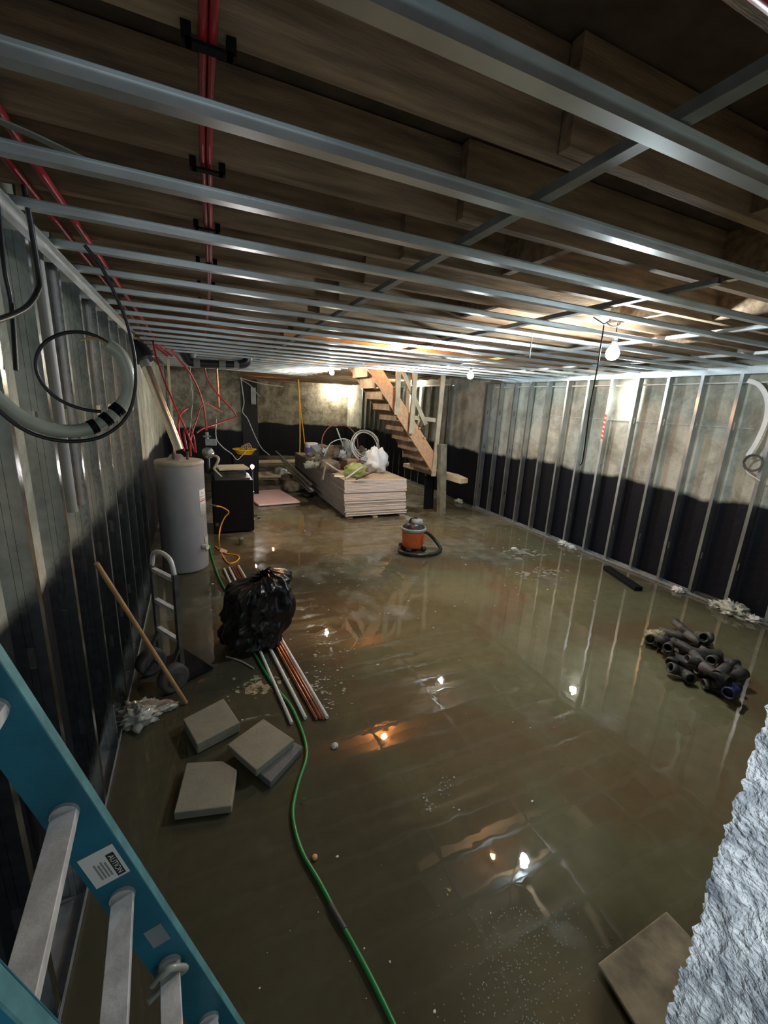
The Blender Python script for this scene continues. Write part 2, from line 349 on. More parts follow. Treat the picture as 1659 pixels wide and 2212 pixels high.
# ---------------------------------------------------------------- joists (two runs lapped over a bearing line)
yb = 1.06
k = 0
for i in range(-2, 31):
    y = yb+.488*i
    if y > 15.9: break
    far = i+2
    tag(MB().box((.22, y, 2.82), (1.72, .04, .24)).build('floor_joist', 'joist'), f'brown timber floor joist of the left run, {ordn(far)} from the camera end', 'joist', 'left run of floor joists')
    y2 = y-.045
    x1 = 5.46
    tag(MB().box(((.92+x1)/2, y2, 2.82), (x1-.92, .04, .24)).build('floor_joist', 'joist'), f'brown timber floor joist of the long right run, {ordn(far)} from the camera end', 'joist', 'right run of floor joists')
# solid blocking between joists
nb = 0
for (x, i) in ((1.75, -1), (3.2, -1), (2.45, 0), (4.3, 0), (1.5, 1), (3.3, 1), (2.9, 2), (1.9, 3), (4.1, 3), (2.3, 5)):
    y = yb+.488*(i+.5)-.045
    tag(MB().box((x, y, 2.82), (.04, .446, .22)).build('blocking', 'joist'), f'short timber blocking between two right-run joists, {ordn(nb)} one counted away from the camera', 'timber block', 'joist blocking'); nb += 1
# ---------------------------------------------------------------- ceiling grid
def furring(name, a, b, z=2.6):
    mb = MB(); (x0, y), x1 = a, b
    prof = [(-.036,.0225),(-.0215,.0225),(-.0185,0),(.0185,0),(.0215,.0225),(.036,.0225)]
    vs = []; t = .0012
    for x in (x0, x1):
        for (py, pz) in prof: vs.append((x, y+py, z+pz))
        for (py, pz) in reversed(prof): vs.append((x, y+py*(.93 if abs(py) < .03 else 1), z+pz+t))
    n = 12
    fs = [(i, (i+1) % n, (i+1) % n+n, i+n) for i in range(n)]
    mb.add(vs, fs)
    return mb
ny = 0
Y = .75
while Y < 9.7:
    x1 = 5.38 if Y < 7.0 else 2.42
    split = {3: 3.1, 5: 1.9, 8: 2.8}.get(ny)
    if split:
        tag(furring('f', (-.51, Y-.012), split+.15).build('furring_channel', 'galv'), f'galvanised furring channel overhead, {ordn(ny)} from the camera, left length', 'furring channel', 'ceiling furring channels')
        tag(furring('f', (split, Y+.014), x1, 2.604).build('furring_channel', 'galv'), f'galvanised furring channel overhead, {ordn(ny)} from the camera, lapped right length', 'furring channel', 'ceiling furring channels')
    else:
        tag(furring('f', (-.51, Y), x1).build('furring_channel', 'galv'), f'galvanised furring channel running across overhead, {ordn(ny)} row from the camera', 'furring channel', 'ceiling furring channels')
    ny += 1; Y += .402
def cchan(x, y0, y1, w=.038):
    mb = MB(); mb.box((x, (y0+y1)/2, 2.628), (w, y1-y0, .002)); mb.box((x-w/2, (y0+y1)/2, 2.64), (.002, y1-y0, .024)); mb.box((x+w/2, (y0+y1)/2, 2.64), (.002, y1-y0, .024)); return mb
for i, (x, y0, y1, s) in enumerate(((.96, -.3, 9.7, 'nearest the left wall'), (2.16, 1.3, 7.0, 'second from the left wall'), (3.36, -.0, 7.0, 'third from the left wall'), (4.56, .3, 7.0, 'nearest the right wall'))):
    r = tag(cchan(x, y0, y1).build('carrying_channel', 'galv_dull'), f'grey steel carrying channel above the furring rows, {s}', 'steel channel', 'carrying channels')
tag(MB().box((-.512, 2.3, 2.60), (.03, 5.4, .004)).box((-.526, 2.3, 2.58), (.002, 5.4, .04)).build('ceiling_angle', 'galv'), 'galvanised wall angle along the left wall top under the furring ends', 'steel angle')
tag(MB().box((5.385, 3.6, 2.61), (.05, 7.0, .004)).box((5.36, 3.6, 2.60), (.002, 7.0, .05)).build('ceiling_angle', 'galv'), 'galvanised wall angle along the right wall top above the studs', 'steel angle')
tag(MB().box((.85, 9.78, 2.64), (3.0, .04, .12)).build('header_track', 'galv_dull'), 'wide grey steel header closing the far end of the ceiling grid', 'steel track')
# ---------------------------------------------------------------- stud walls
def stud(name, x, y, side, top=2.57, hole=(.45, 1.35, 2.15), lean=0):   # side: +1 the room lies towards +x
    mb = MB(); t = .0012; w = .09; f = .034
    fx = x; bx = x-side*w
    mb.box((fx-side*t/2, y+f/2, (top+.01)/2+.005), (t, f, top-.01)); mb.box((bx+side*t/2, y+f/2, (top+.01)/2+.005), (t, f, top-.01))
    mb.box((fx-side*.006, y+f, top/2), (.012, t, top-.02)); mb.box((bx+side*.006, y+f, top/2), (.012, t, top-.02))
    mb.box((fx-side*.0175, y, top/2), (.035, t, top-.02)); mb.box((bx+side*.0175, y, top/2), (.035, t, top-.02))
    zs = [.01]
    for h in hole: zs += [h-.04, h+.04]
    zs.append(top-.01)
    for i in range(0, len(zs), 2): mb.box(((fx+bx)/2, y, (zs[i]+zs[i+1])/2), (.022, t, zs[i+1]-zs[i]))
    return mb
def track(x0, x1, y0, y1, z, up):
    mb = MB(); cx, cy = (x0+x1)/2, (y0+y1)/2; mb.box((cx, cy, z), (x1-x0, y1-y0, .0015))
    zz = z+up*.016
    mb.box((x0, cy, zz), (.0015, y1-y0, .032)); mb.box((x1, cy, zz), (.0015, y1-y0, .032)); return mb
tag(track(-.612, -.518, -.2, 5.02, .004, 1).build('floor_track', 'galv_dull'), 'galvanised floor track under the left stud wall', 'steel track')
tag(track(-.612, -.518, -.2, 5.02, 2.575, -1).build('top_track', 'galv'), 'galvanised top track over the left stud wall', 'steel track')
tag(track(5.338, 5.432, .6, 7.25, .004, 1).build('floor_track', 'galv_dull'), 'galvanised floor track under the near right stud wall', 'steel track')
tag(track(5.338, 5.432, .6, 7.25, 2.575, -1).build('top_track', 'galv'), 'galvanised top track over the near right stud wall', 'steel track')
tag(track(5.338, 5.432, 8.5, 14.3, .004, 1).build('floor_track', 'galv_dull'), 'galvanised floor track of the far right stud wall behind the stairs', 'steel track')
tag(track(5.338, 5.432, 8.5, 14.3, 2.575, -1).build('top_track', 'galv'), 'galvanised top track of the far right stud wall behind the stairs', 'steel track')
ys = [.42, .83, 1.24, 1.65, 2.06, 2.46, 2.84, 3.25, 3.66, 4.07, 4.48, 4.89]
for i, y in enumerate(ys):
    tag(stud('s', -.52, y, 1, hole=(.5, 1.12+.02*(i % 3), 1.9)).build('metal_stud', 'galv_stud'), f'galvanised steel stud of the left wall, {ordn(i)} from the ladder end', 'metal stud', 'left wall studs')
ys = [.82, 1.21, 1.60, 1.99, 2.38, 2.76, 3.15, 3.54, 3.94, 4.33, 4.72, 5.11, 5.52, 5.93, 6.33, 6.74, 7.12, 7.19]
for i, y in enumerate(ys):
    tag(stud('s', 5.34, y, -1, hole=(.5, 1.32, 2.0)).build('metal_stud', 'galv'), f'galvanised steel stud of the near right wall, {ordn(i)} from the camera end', 'metal stud', 'near right wall studs')
for i in range(15):
    tag(stud('s', 5.34, 8.55+.4*i, -1, hole=()).build('metal_stud', 'galv_stud'), f'galvanised steel stud behind the stairs, {ordn(i)} from the stair end', 'metal stud', 'far right wall studs')
# concrete form ties on the right wall: two horizontal wire lines
# ---------------------------------------------------------------- bulbs
M['bulb_cool'] = mat('lit_bulb_cool', (1, 1, 1), .5, emit=(.86, .96, 1.0), estr=520*BULB)
M['bulb_wall'] = mat('lit_bulb_wall', (1, 1, 1), .5, emit=(1.0, .96, .86), estr=48*BULB)
M['bulb_warm'] = mat('lit_bulb_warm', (1, 1, 1), .5, emit=(1.0, .88, .68), estr=520*BULB)
M['bulb_amber'] = mat('lit_bulb_amber', (1, 1, 1), .5, emit=(1.0, .42, .13), estr=300*BULB)
M['bulb_amber_strong'] = mat('lit_bulb_amber_strong', (1, 1, 1), .5, emit=(1.0, .45, .15), estr=1500*BULB)
M['bulb_work'] = mat('lit_work_bulb', (1, 1, 1), .5, emit=(1.0, .90, .86), estr=260*BULB)
def bulb(c, m, label, r=.034, up=1, group='bare light bulbs', cord=True, top=2.945):
    c = Vector(c); t = thing('light_bulb', label, 'light bulb', c, group)
    prof = [(.001, -r), (r*.55, -r*.84), (r*.87, -r*.5), (r, 0), (r*.9, r*.45), (r*.62, r*.95), (.014, r*1.35)]
    PART(MB().lathe([(q, z*up) for q, z in prof], c, 16), 'glass_bulb', m, t)
    PART(MB().lathe([(.001, r*1.3*up), (.018, r*1.3*up), (.02, (r*1.3+.05)*up), (.001, (r*1.3+.052)*up)], c, 14), 'socket', 'black', t)
    if cord: PART(MB().tube([c+Vector((0,0,r*1.3+.05)), (c.x, c.y, top)], .004, 6), 'cord', 'black', t)
    return t
B1 = (2.89, 2.39, 2.49)
bulb(B1, 'bulb_cool', 'bright cool bulb hanging nearest the camera under the ceiling grid', .048)
bulb((3.61, 5.26, 2.50), 'bulb_cool', 'bright bulb hanging under the grid in front of the stair posts', .045)
bulb((2.23, 7.47, 2.54), 'bulb_warm', 'small bulb hanging low beyond the drywall stack, left of the stairs', .04)
def wallbulb(c, m, label, ax):
    c = Vector(c); t = thing('wall_light', label, 'light', c, 'bare wall lights'); a = Vector(ax)
    PART(MB().blob(c, (.055, .055, .055), 0, seg=16, rings=10), 'glass_bulb', m, t)
    PART(MB().tube([c+a*.04, c+a*.09], .03, 14), 'lampholder', 'white', t)
    PART(MB().tube([c+a*.09, c+a*.105], .055, 14), 'base_plate', 'grey', t)
wallbulb((5.34, 4.07, 2.27), 'bulb_wall', 'bright bare wall light on the right concrete between two studs', (1, 0, 0))
wallbulb((5.33, 10.35, 2.56), 'bulb_warm', 'bare light glowing behind the stair posts', (1, 0, 0))
wallbulb((4.93, 15.95, 2.52), 'bulb_warm', 'bare wall light glaring on the far back wall', (0, 1, 0))
bulb((2.35, 4.78, 2.80), 'bulb_amber_strong', 'amber bulb tucked between joists over the middle of the room', .03, group='amber bulbs between the joists', top=2.945)
bulb((2.80, 2.75, 2.82), 'bulb_amber', 'amber bulb tucked between joists near the right, closest to the camera', .02, group='amber bulbs between the joists', top=2.945)
bulb((2.15, 13.7, 2.84), 'bulb_amber', 'amber bulb between joists near the far back wall', .03, group='amber bulbs between the joists', top=2.945)
bulb((3.1, 7.0, 2.82), 'bulb_amber', 'amber bulb between joists above the top of the stairs', .028, group='amber bulbs between the joists', top=2.945)
# ================================================================ STAIRS
st = thing('staircase', 'unfinished timber staircase with pine stringers hanging above the far floor', 'staircase', (3.5, 7.5, 0))
YN, YF = 7.06, 7.86
def XZ(p): return Vector((p[0], YN, p[1]))
def stringer(y, m, name):
    # plank in the XZ plane: bottom edge runs (2.75,2.60)->(4.14,.86)
    a = Vector((2.60, y, 2.79)); b = Vector((4.16, y, .83)); d = (b-a).normalized(); n = Vector((-d.z, 0, d.x)); n = n if n.x > 0 else -n
    poly = [a, b, Vector((4.19, y, 1.19)), a+n*.225]
    return PART(MB().prism(poly, (0, .038, 0)), name, m, st, .002)
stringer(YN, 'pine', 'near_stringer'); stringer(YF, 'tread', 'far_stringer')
N = 10
for i in range(N):
    f = (i+.6)/N; x = 2.66+1.47*f; z = 2.72-1.84*f
    PART(MB().box((x+.13, (YN+YF)/2+.02, z+.045), (.26, YF-YN-.04, .036)), 'tread', 'tread', st)
    PART(MB().box((x+.012, (YN+YF)/2+.02, z-.04), (.02, YF-YN-.04, .14)), 'riser', 'tread', st)
# small blocks nailed on the near stringer
for (px, py) in ((906, 925), (917, 946)): PART(MB().box(AY(px, py, YN-.01), (.05, .03, .03)), 'cleat', 'pine', st)
def post(label, a, b, w, d, m='pine_pale', name='stair_post', group='timber posts around the stairs'):
    a, b = Vector(a), Vector(b); return tag(MB().bar(a, b, w, d, (0, 1, 0)).build(name, m, bevel=.002), label, 'timber post', group)
post('pale timber post nailed to the stringer, highest up the stairs', (3.29, 6.99, 2.69), (3.31, 6.99, 1.88), .09, .038)
post('pale timber post nailed to the stringer half way down the stairs', (3.62, 6.99, 2.69), (3.62, 6.99, 1.55), .09, .038)
post('tall pale timber post from ceiling down beside the stair foot', (4.23, 7.03, 2.69), (4.19, 7.03, .74), .085, .038)
post('short thick weathered post standing on the floor at the stair foot', (4.26, 6.92, 1.37), (4.37, 6.92, .0), .13, .13, 'pine_wet')
post('pale post behind the stairs, hung from the ceiling', (3.95, 7.9, 2.69), (3.97, 7.9, 1.0), .08, .038)
post('dark post under the stair foot board', (4.30, 7.36, .70), (4.32, 7.36, 0), .20, .05, 'black_matt')  # flat black bar from the foot board down to the floor
post('diagonal brace between the two upper stair posts', (3.40, 7.03, 2.62), (3.95, 7.06, 1.72), .08, .03, name='brace')
post('leaning brace below the cross rail behind the stair post', (4.25, 7.75, 1.75), (3.98, 7.75, 1.2), .07, .03, 'tread', name='brace')
tag(MB().bar((3.70, 7.12, 1.84), (4.26, 7.12, 1.80), .038, .075).build('cross_rail', 'pine_pale'), 'short horizontal timber rail between the stair posts', 'timber rail')
pl = MB(); a, b = Vector((4.62, 6.60, .735)), Vector((4.21, 8.25, .775)); d = (b-a).normalized(); s = Vector((d.y, -d.x, 0))
pl.prism([a+s*.1+Vector((0,0,-.07)), a+s*.1+Vector((0,0,.02)), a+d*.25+s*.1+Vector((0,0,.055)), b+s*.1+Vector((0,0,.05)), b+s*.1+Vector((0,0,-.03))], -s*.2)
tag(pl.build('stair_foot_board', 'pine_pale'), 'pale thick board lying level under the foot of the stairs', 'board')
# joist-like dark soffit over the stairs is open; far clutter overhead
# ================================================================ DRYWALL STACK
ang = 0.0
for i in range(3):
    x = (2.46, 2.95, 3.50)[i]
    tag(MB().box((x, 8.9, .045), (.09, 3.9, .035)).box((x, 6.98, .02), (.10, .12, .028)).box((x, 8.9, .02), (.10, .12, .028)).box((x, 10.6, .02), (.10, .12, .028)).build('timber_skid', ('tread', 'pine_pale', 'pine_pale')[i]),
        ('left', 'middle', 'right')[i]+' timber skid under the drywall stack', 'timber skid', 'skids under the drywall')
NS = 27; z = .064
rs = random.Random(3)
for i in range(NS):
    t = .0245; u = i/(NS-1); dx = (.0 if i > 13 else .04*(13-i)/13)+rs.uniform(-.008, .008); dy = rs.uniform(-.02, .02)+(-.02*u)
    if i < 3: dx += .015
    cx, cy = 2.93+dx*.8+u*-.0, 8.95+dy
    mb = MB().box((cx, cy, z+t/2), (1.22, 4.1, t-.0045))
    o = mb.build('drywall_sheet', ['drywall', 'drywall_side', 'drywall_top'], bevel=.002)
    for p in o.data.polygons:
        n = p.normal
        if abs(n.x) > .9: p.material_index = 1
        elif n.z > .9: p.material_index = 2
    lab = 'uppermost drywall sheet, pinkish paper edge, under the junk' if i == NS-1 else ('lowest drywall sheet, resting on the skids' if i == 0 else f'white-edged drywall sheet, {ordn(i)} from the bottom of the stack')
    tag(o, lab, 'drywall sheet', 'drywall sheets in the stack'); z += t
ZT = z+.001
# ---------------------------------------------------------------- junk on the stack
def S(px, py, dz=0): return FZ(px, py, ZT+dz)
def junkblob(name, px, py, r, m, label, cat, seed, amp=.35, fr=2.5, up=0):
    c = S(px, py); c.z = ZT+r[2]*.72+up; return tag(MB().blob(c, r, amp, fr, 22, 14, seed, flat=-r[2]*.72).build(name, m), label, cat)
def box3(name, c, d, rz, m, label, cat, tilt=0):
    c = Vector(c); mm = Matrix.Rotation(rz, 3, 'Z') @ Matrix.Rotation(tilt, 3, 'X')
    return tag(MB().box(c, d, mm).build(name, m, bevel=.004), label, cat)
junkblob('plastic_bag', 768, 1030, (.22, .15, .14), 'lime', 'lime green crumpled bag at the front edge of the drywall stack', 'bag', 1)
wb = junkblob('plastic_bag', 812, 1018, (.24, .26, .27), 'whitebag', 'large white crumpled bag on the right front of the drywall stack', 'bag', 2, .4)
box3('cardboard_box', S(760, 1015)+Vector((0, .1, .10)), (.34, .26, .2), .3, 'cardp', 'pinkish brown cardboard box behind the lime green bag', 'cardboard box')
box3('cardboard_box', S(722, 1000)+Vector((.15, .3, .22)), (.42, .35, .2), -.4, 'card', 'torn brown cardboard box topmost on the junk heap', 'cardboard box', .2)
box3('cardboard_box', S(690, 990)+Vector((.02, .35, .17)), (.5, .4, .22), .1, 'card', 'grey-brown flat box at the rear left of the junk heap', 'cardboard box', .05)
junkblob('rag_heap', 712, 1018, (.20, .22, .14), 'rag', 'brown dirty rags hanging over the left of the stack top', 'rag', 4)
junkblob('rag_heap', 742, 1008, (.16, .2, .15), 'rag', 'brown crumpled rags in the middle of the junk heap', 'rag', 5)
junkblob('black_sack', 738, 1005, (.14, .12, .19), 'black', 'small black sack amid the junk on the drywall', 'sack', 6, up=.02)
junkblob('black_sack', 748, 998, (.13, .2, .26), 'grey', 'grey plastic sack behind the black sack on the junk heap', 'sack', 8, up=.05)
junkblob('rag_heap', 690, 1010, (.12, .45, .09), 'rag', 'dusty rags along the left edge of the stack top', 'rag', 9)
c = S(672, 992)
bu = thing('paint_bucket', 'white bucket with purple label at rear left of drywall stack', 'bucket', c)
PART(MB().lathe([(.001, 0), (.12, 0), (.14, .34), (.15, .36), (.15, .38), (.001, .385)], c+Vector((0, 0, 0)), 20), 'body', 'white', bu)
PART(MB().lathe([(.1295, .12), (.1385, .28)], c, 20), 'wrapper', 'purple', bu)
box3('notepaper', S(742, 1030)+Vector((0, 0, .006)), (.34, .14, .008), -.5, 'paper', 'flat white paper scrap at the front left corner of the stack', 'paper')
for i, (px, py, a, ln, m) in enumerate(((700, 1020, 1.2, .5, 'rag'), (765, 1020, .4, .4, 'cable'), (790, 1025, -.5, .35, 'rag'), (725, 1012, 2.2, .45, 'pine_pale'))):
    c = S(px, py, .12)
    tag(MB().tube([c-Vector((math.cos(a)*ln/2, math.sin(a)*ln/2, .1)), c+Vector((math.cos(a)*ln/2, math.sin(a)*ln/2, .08))], .016, 8).build('scrap_stick', m), ('brown stick poking from the left of the junk heap', 'grey conduit scrap on the junk behind the lime bag', 'brown stick lying beside the white bag', 'pale wooden stick crossing the middle of the junk')[i], 'stick')
for i, (px, py, d, rz, m, lab) in enumerate(((705, 1000, (.26, .2, .16), .8, 'card', 'small brown box at the left front of the junk heap'), (735, 990, (.3, .22, .14), -.9, 'rag', 'dark dusty box near the middle rear of the heap'), (778, 1000, (.22, .18, .12), .4, 'cardp', 'small pinkish box between the cable coil and lime bag'), (690, 1002, (.2, .3, .1), .2, 'grey', 'small grey case on the left of the junk heap'))):
    box3('small_box', S(px, py)+Vector((0, .2, .12+.05*i)), d, rz, m, lab, 'box', .25*(i-1.5))
for i in range(30):
    q = random.Random(100+i); px = q.uniform(664, 792); py = q.uniform(990, 1022)
    junkblob('junk_scrap', px, py, (q.uniform(.05, .12), q.uniform(.05, .12), q.uniform(.05, .1)), ('rag', 'card', 'rust', 'paver', 'grey')[i % 5], f'{("brown", "tan", "dark grey", "drab", "grey")[i % 5]} scrap in the junk heap, {ordn(i)} piece laid on', 'scrap', 200+i, .6, 4, up=q.uniform(0, .24))
# cable coil standing on the heap
cc = AY(789, 960, 8.1); pts = []
for t in range(4):
    for kk in range(20):
        a = 2*math.pi*kk/20; r = .27+.03*math.sin(t*1.7); pts.append(cc+Vector((math.cos(a+.4*t)*r+.03*t, .05*t+.002*kk+.1*math.sin(a), math.sin(a+.4*t)*r*1.05-.05+.012*t)))
tag(MB().tube(curve(pts, 2), .010, 7).build('cable_coil', 'cable'), 'loose standing coil of grey cable on the junk heap', 'cable')
rc = AY(735, 955, 8.6); pts = [rc+Vector((math.cos(a)*.40, .1*math.sin(a), math.sin(a)*.42-.05)) for a in [math.pi*(1.1-1.15*k/14) for k in range(15)]]
tag(MB().tube(curve(pts, 3), .010, 7).build('cable_loop', 'redcable'), 'thin dark red cable arching over the junk heap', 'cable')
tag(MB().tube(curve([AY(700, 985, 8.6), AY(715, 957, 8.6), AY(745, 948, 8.6), AY(765, 962, 8.5), AY(775, 985, 8.4)], 6), .010, 6).build('cable_loop', 'cable'), 'grey cable hump behind the torn cardboard box', 'cable')
tag(MB().tube([AY(727, 925, 8.8), AY(742, 965, 8.7), AY(744, 985, 8.7)], [.014, .018, .018], 7).build('upright_stick', 'galv_dull'), 'thin grey rod leaning upright in the junk heap', 'rod')
# steel profiles leaning on the left side of the stack
for i, (p, q, lab) in enumerate((((626, 985, 13.2), (672, 1050, 7.9), 'bright galvanised profile along the left foot of the stack'), ((632, 995, 12.6), (676, 1056, 7.6), 'second steel profile beside the stack, lower edge'), ((640, 1005, 11.8), (672, 1050, 9.2), 'short shiny steel offcut left of the stack'))):
    a = FZ(p[0], p[1], .35); b = FZ(q[0], q[1], .30); a.x = min(a.x, 2.20-.03*i); b.x = min(b.x, 2.20-.03*i); a.z, b.z = .50-.1*i, .34-.08*i
    tag(MB().bar(a, b, .05, .03).build('steel_profile', 'galv'), lab, 'steel profile', 'steel profiles beside the stack')
for i, (px, py, r, m, lab) in enumerate(((655, 1058, (.28, .30, .14), 'rag', 'muddy brown heap on the floor left of the stack'), (646, 1040, (.20, .24, .12), 'rag', 'brown lump of wet rags behind the muddy heap'), (637, 1025, (.2, .3, .12), 'grey', 'grey crumpled sheet at the far left of the stack'), (668, 1072, (.12, .14, .07), 'black', 'small black lump in front of the muddy heap'))):
    c = FZ(px, py, 0); c.x = min(c.x, 2.28-r[0]); c.z = r[2]*.55; tag(MB().blob(c, r, .45, 3, 22, 12, 20+i, flat=-r[2]*.55).build('debris_heap', m), lab, 'debris')
# ================================================================ VACUUM
vx, vy = 2.80, 5.14
va = thing('shop_vacuum', 'orange drum wet vacuum with grey rim and black coiled hose', 'vacuum cleaner', (vx, vy, 0))
PART(MB().lathe([(.001, .06), (.145, .06), (.15, .08), (.165, .31), (.165, .325)], (vx, vy, 0), 28), 'drum', 'orange', va)
PART(MB().lathe([(.166, .30), (.182, .31), (.185, .335), (.178, .35), (.166, .352)], (vx, vy, 0), 28), 'rim', 'grey', va)
PART(MB().lathe([(.166, .34), (.15, .37), (.11, .40), (.10, .41), (.001, .415)], (vx, vy, 0), 24), 'motor_head', 'black', va)
PART(MB().blob((vx+.05, vy-.02, .42), (.09, .075, .055), .15, 2, 16, 10, 3), 'motor_cover', 'grey', va)
PART(MB().tube(curve([(vx-.06, vy+.02, .40), (vx-.05, vy, .475), (vx+.02, vy+.0, .49), (vx+.07, vy, .44)], 5), .012, 8), 'carry_handle', 'black', va)
for (dx, dy) in ((.12, -.12), (-.12, -.12), (.12, .12), (-.12, .12)):
    w = PART(MB().lathe([(.001, .012), (.03, .012), (.045, .04), (.035, .075), (.001, .08)], (vx+dx, vy+dy, 0), 14), 'caster_foot', 'abs', va)
hs = curve([(vx+.155, vy-.02, .26), (vx+.22, vy-.02, .25), (vx+.34, vy-.02, .15), (vx+.40, vy-.10, .05), (vx+.36, vy-.20, .03), (vx+.2, vy-.31, .03), (vx-.03, vy-.31, .03), (vx-.2, vy-.20, .032), (vx-.23, vy-.07, .035), (vx-.16, vy+.06, .04), (vx-.05, vy+.1, .03)], 10)
PART(MB().tube(hs, [.024+.0022*(i % 2) for i in range(len(hs))], 10), 'hose', 'abs', va)
PART(MB().box((vx+.168, vy-.03, .19), (.014, .05, .05)), 'latch', 'grey', va)
PART(MB().box((vx+.10, vy-.135, .18), (.06, .012, .12), Matrix.Rotation(.6, 3, 'Z')), 'drain_panel', 'orange', va)
# ================================================================ WATER HEATER
hx, hy, hr = -.20, 5.33, .255
wh = thing('water_heater', 'tall grey cylindrical water heater with a label, left side', 'water heater', (hx, hy, 0))
PART(MB().lathe([(.001, .01), (hr-.01, .01), (hr, .03), (hr, 1.27)], (hx, hy, 0), 48), 'tank', 'heater', wh)
PART(MB().lathe([(hr+.001, 1.262), (hr+.005, 1.27), (hr+.004, 1.30), (hr-.01, 1.31), (.001, 1.312)], (hx, hy, 0), 48), 'lid', 'heater_lid', wh)
def arcplate(r, a0, a1, z0, z1, n=10):
    mb = MB(); vs = []
    for k in range(n+1):
        a = a0+(a1-a0)*k/n
        for (rr, zz) in ((r, z0), (r, z1), (r-.003, z1), (r-.003, z0)): vs.append((hx+rr*math.cos(a), hy+rr*math.sin(a), zz))
    fs = []
    for k in range(n):
        for q in range(4): fs.append((k*4+q, (k+1)*4+q, (k+1)*4+(q+1) % 4, k*4+(q+1) % 4))
    return mb.add(vs, fs, True)
la0, la1 = math.radians(-42), math.radians(-12)
lb = PART(arcplate(hr+.002, la0, la1, .66, .99), 'label_plate', 'paper', wh)
PART(arcplate(hr+.003, la0, la1, .845, .855), 'red_stripe', 'redink', lb); PART(arcplate(hr+.003, la0, la1, .865, .870), 'dark_stripe', 'redink', lb)
for (z0, z1) in ((.90, .903), (.985, .988)): PART(arcplate(hr+.003, la0, la1, z0, z1), 'frame_line', 'ink', lb)
for zz in (.93, .945, .80, .78, .76, .72, .70, .68): PART(arcplate(hr+.003, la0+.1, la1-.1-.1*((zz*100) % 2), zz, zz+.004), 'text_line', 'greyink', lb)
a = math.radians(-12)
PART(arcplate(hr+.006, math.radians(-30), math.radians(8), .22, .40), 'access_panel', 'heater_lid', wh)
PART(MB().tube([(hx+.20, hy-.17, .30), (hx+.25, hy-.21, .30)], .03, 12), 'drain_valve', 'white', wh)
for (dx, dy) in ((-.05, -.05), (.09, .02)):
    PART(MB().tube([(hx+dx, hy+dy, 1.30), (hx+dx, hy+dy, 1.40)], .018, 10), 'pipe_nipple', 'rust', wh)
PART(MB().lathe([(.001, .06), (.06, .06), (.10, 0)], (hx-.03, hy+.02, 1.31), 16), 'draft_hood', 'galv_dull', wh)
# flue from the wall thimble down to the heater
fp = thing('flue_pipe', 'silver flue pipe slanting from the wall down to the water heater', 'flue pipe', (-.3, 5.35, 1.33))
ftop = AX(325, 800, -.50); ftop = Vector((-.47, 5.55, 2.31)); fbot = Vector((-.19, 5.37, 1.42))
PART(MB().tube([ftop, fbot], .052, 18), 'pipe', 'silver', fp)
for t in (.33, .66): q = ftop.lerp(fbot, t); dd = (fbot-ftop).normalized(); PART(MB().tube([q-dd*.012, q+dd*.012], .056, 18), 'joint_band', 'silver', fp)
PART(MB().tube(curve([ftop-(fbot-ftop).normalized()*-.01, ftop+Vector((-.03, .03, .07)), ftop+Vector((-.09, .06, .10)), (-.645, 5.62, 2.43)], 5), .054, 16), 'elbow', 'galv_dull', fp)
th = thing('wall_thimble', 'black ribbed flexible duct collar at the top of the silver flue', 'duct', (-.55, 5.62, 2.42))
prof = curve([(-.64, 5.68, 2.50), (-.56, 5.63, 2.49), (-.50, 5.58, 2.43), (-.475, 5.56, 2.38)], 8)
PART(MB().tube(prof, [.095+.012*(i % 2) for i in range(len(prof))], 20), 'collar', 'black', th)
# ================================================================ BLACK CABINET (boiler) and things behind it
cb = thing('black_cabinet', 'black metal boiler cabinet behind the water heater', 'cabinet', (.46, 6.9, 0))
PART(MB().box((.46, 6.92, .43), (.58, .70, .80)), 'body', 'black_matt', cb, .01)
PART(MB().box((.46, 6.90, .845), (.50, .60, .03)).box((.44, 6.95, .90), (.46, .4, .08)), 'top_tray', 'rust', cb)
for (z0) in (.18, .62): PART(MB().box((.755, 6.58, z0), (.012, .03, .06)), 'hinge', 'galv_dull', cb)
PART(MB().box((.12+.09, 6.565, .16), (.05, .012, .05)), 'foot_bracket', 'rust', cb)
box3('ceiling_tile', (.47, 6.85, .985), (.44, .40, .03), .12, 'cream', 'cream ribbed panel lying on top of the black cabinet', 'panel', 0)
tag(MB().tube(curve([(.20, 6.5, 1.02), (.27, 6.5, 1.16), (.20, 6.6, 1.20), (.12, 6.7, 1.16)], 6), .02, 10).tube([(.20, 6.5, 1.02), (.30, 6.5, .90)], .012, 8).build('bent_pipe', 'cream'), 'pale bent elbow pipe between the heater and the cabinet', 'pipe')
fl = thing('work_light', 'lit bare work bulb standing behind the black cabinet', 'work light', (.838, 7.4, 0))
PART(MB().blob((.838, 7.4, .909), (.03, .03, .035), 0, seg=14, rings=10), 'glass_bulb', 'bulb_work', fl)
PART(MB().tube([(.838, 7.4, .872), (.838, 7.4, .82)], .018, 10), 'socket', 'black', fl)
PART(MB().tube([(.838, 7.4, .82), (.838, 7.4, .03)], .010, 8), 'stand_rod', 'galv_dull', fl)
PART(MB().lathe([(.001, .03), (.10, .03), (.11, .0)], (.838, 7.4, .0), 16), 'base', 'black', fl)
tag(MB().box((1.35, 8.9, .03), (.85, 1.3, .04), Matrix.Rotation(.15, 3, 'Z')).build('plastic_sheet', 'lit', bevel=.01), 'pinkish white panel lying on the floor by the work bulb', 'panel')
tag(MB().box((1.75, 11.7, .03), (1.3, .7, .05), Matrix.Rotation(-.1, 3, 'Z')).build('pale_board', 'cream', bevel=.01), 'pale board on the wet floor far behind the cabinet', 'board')
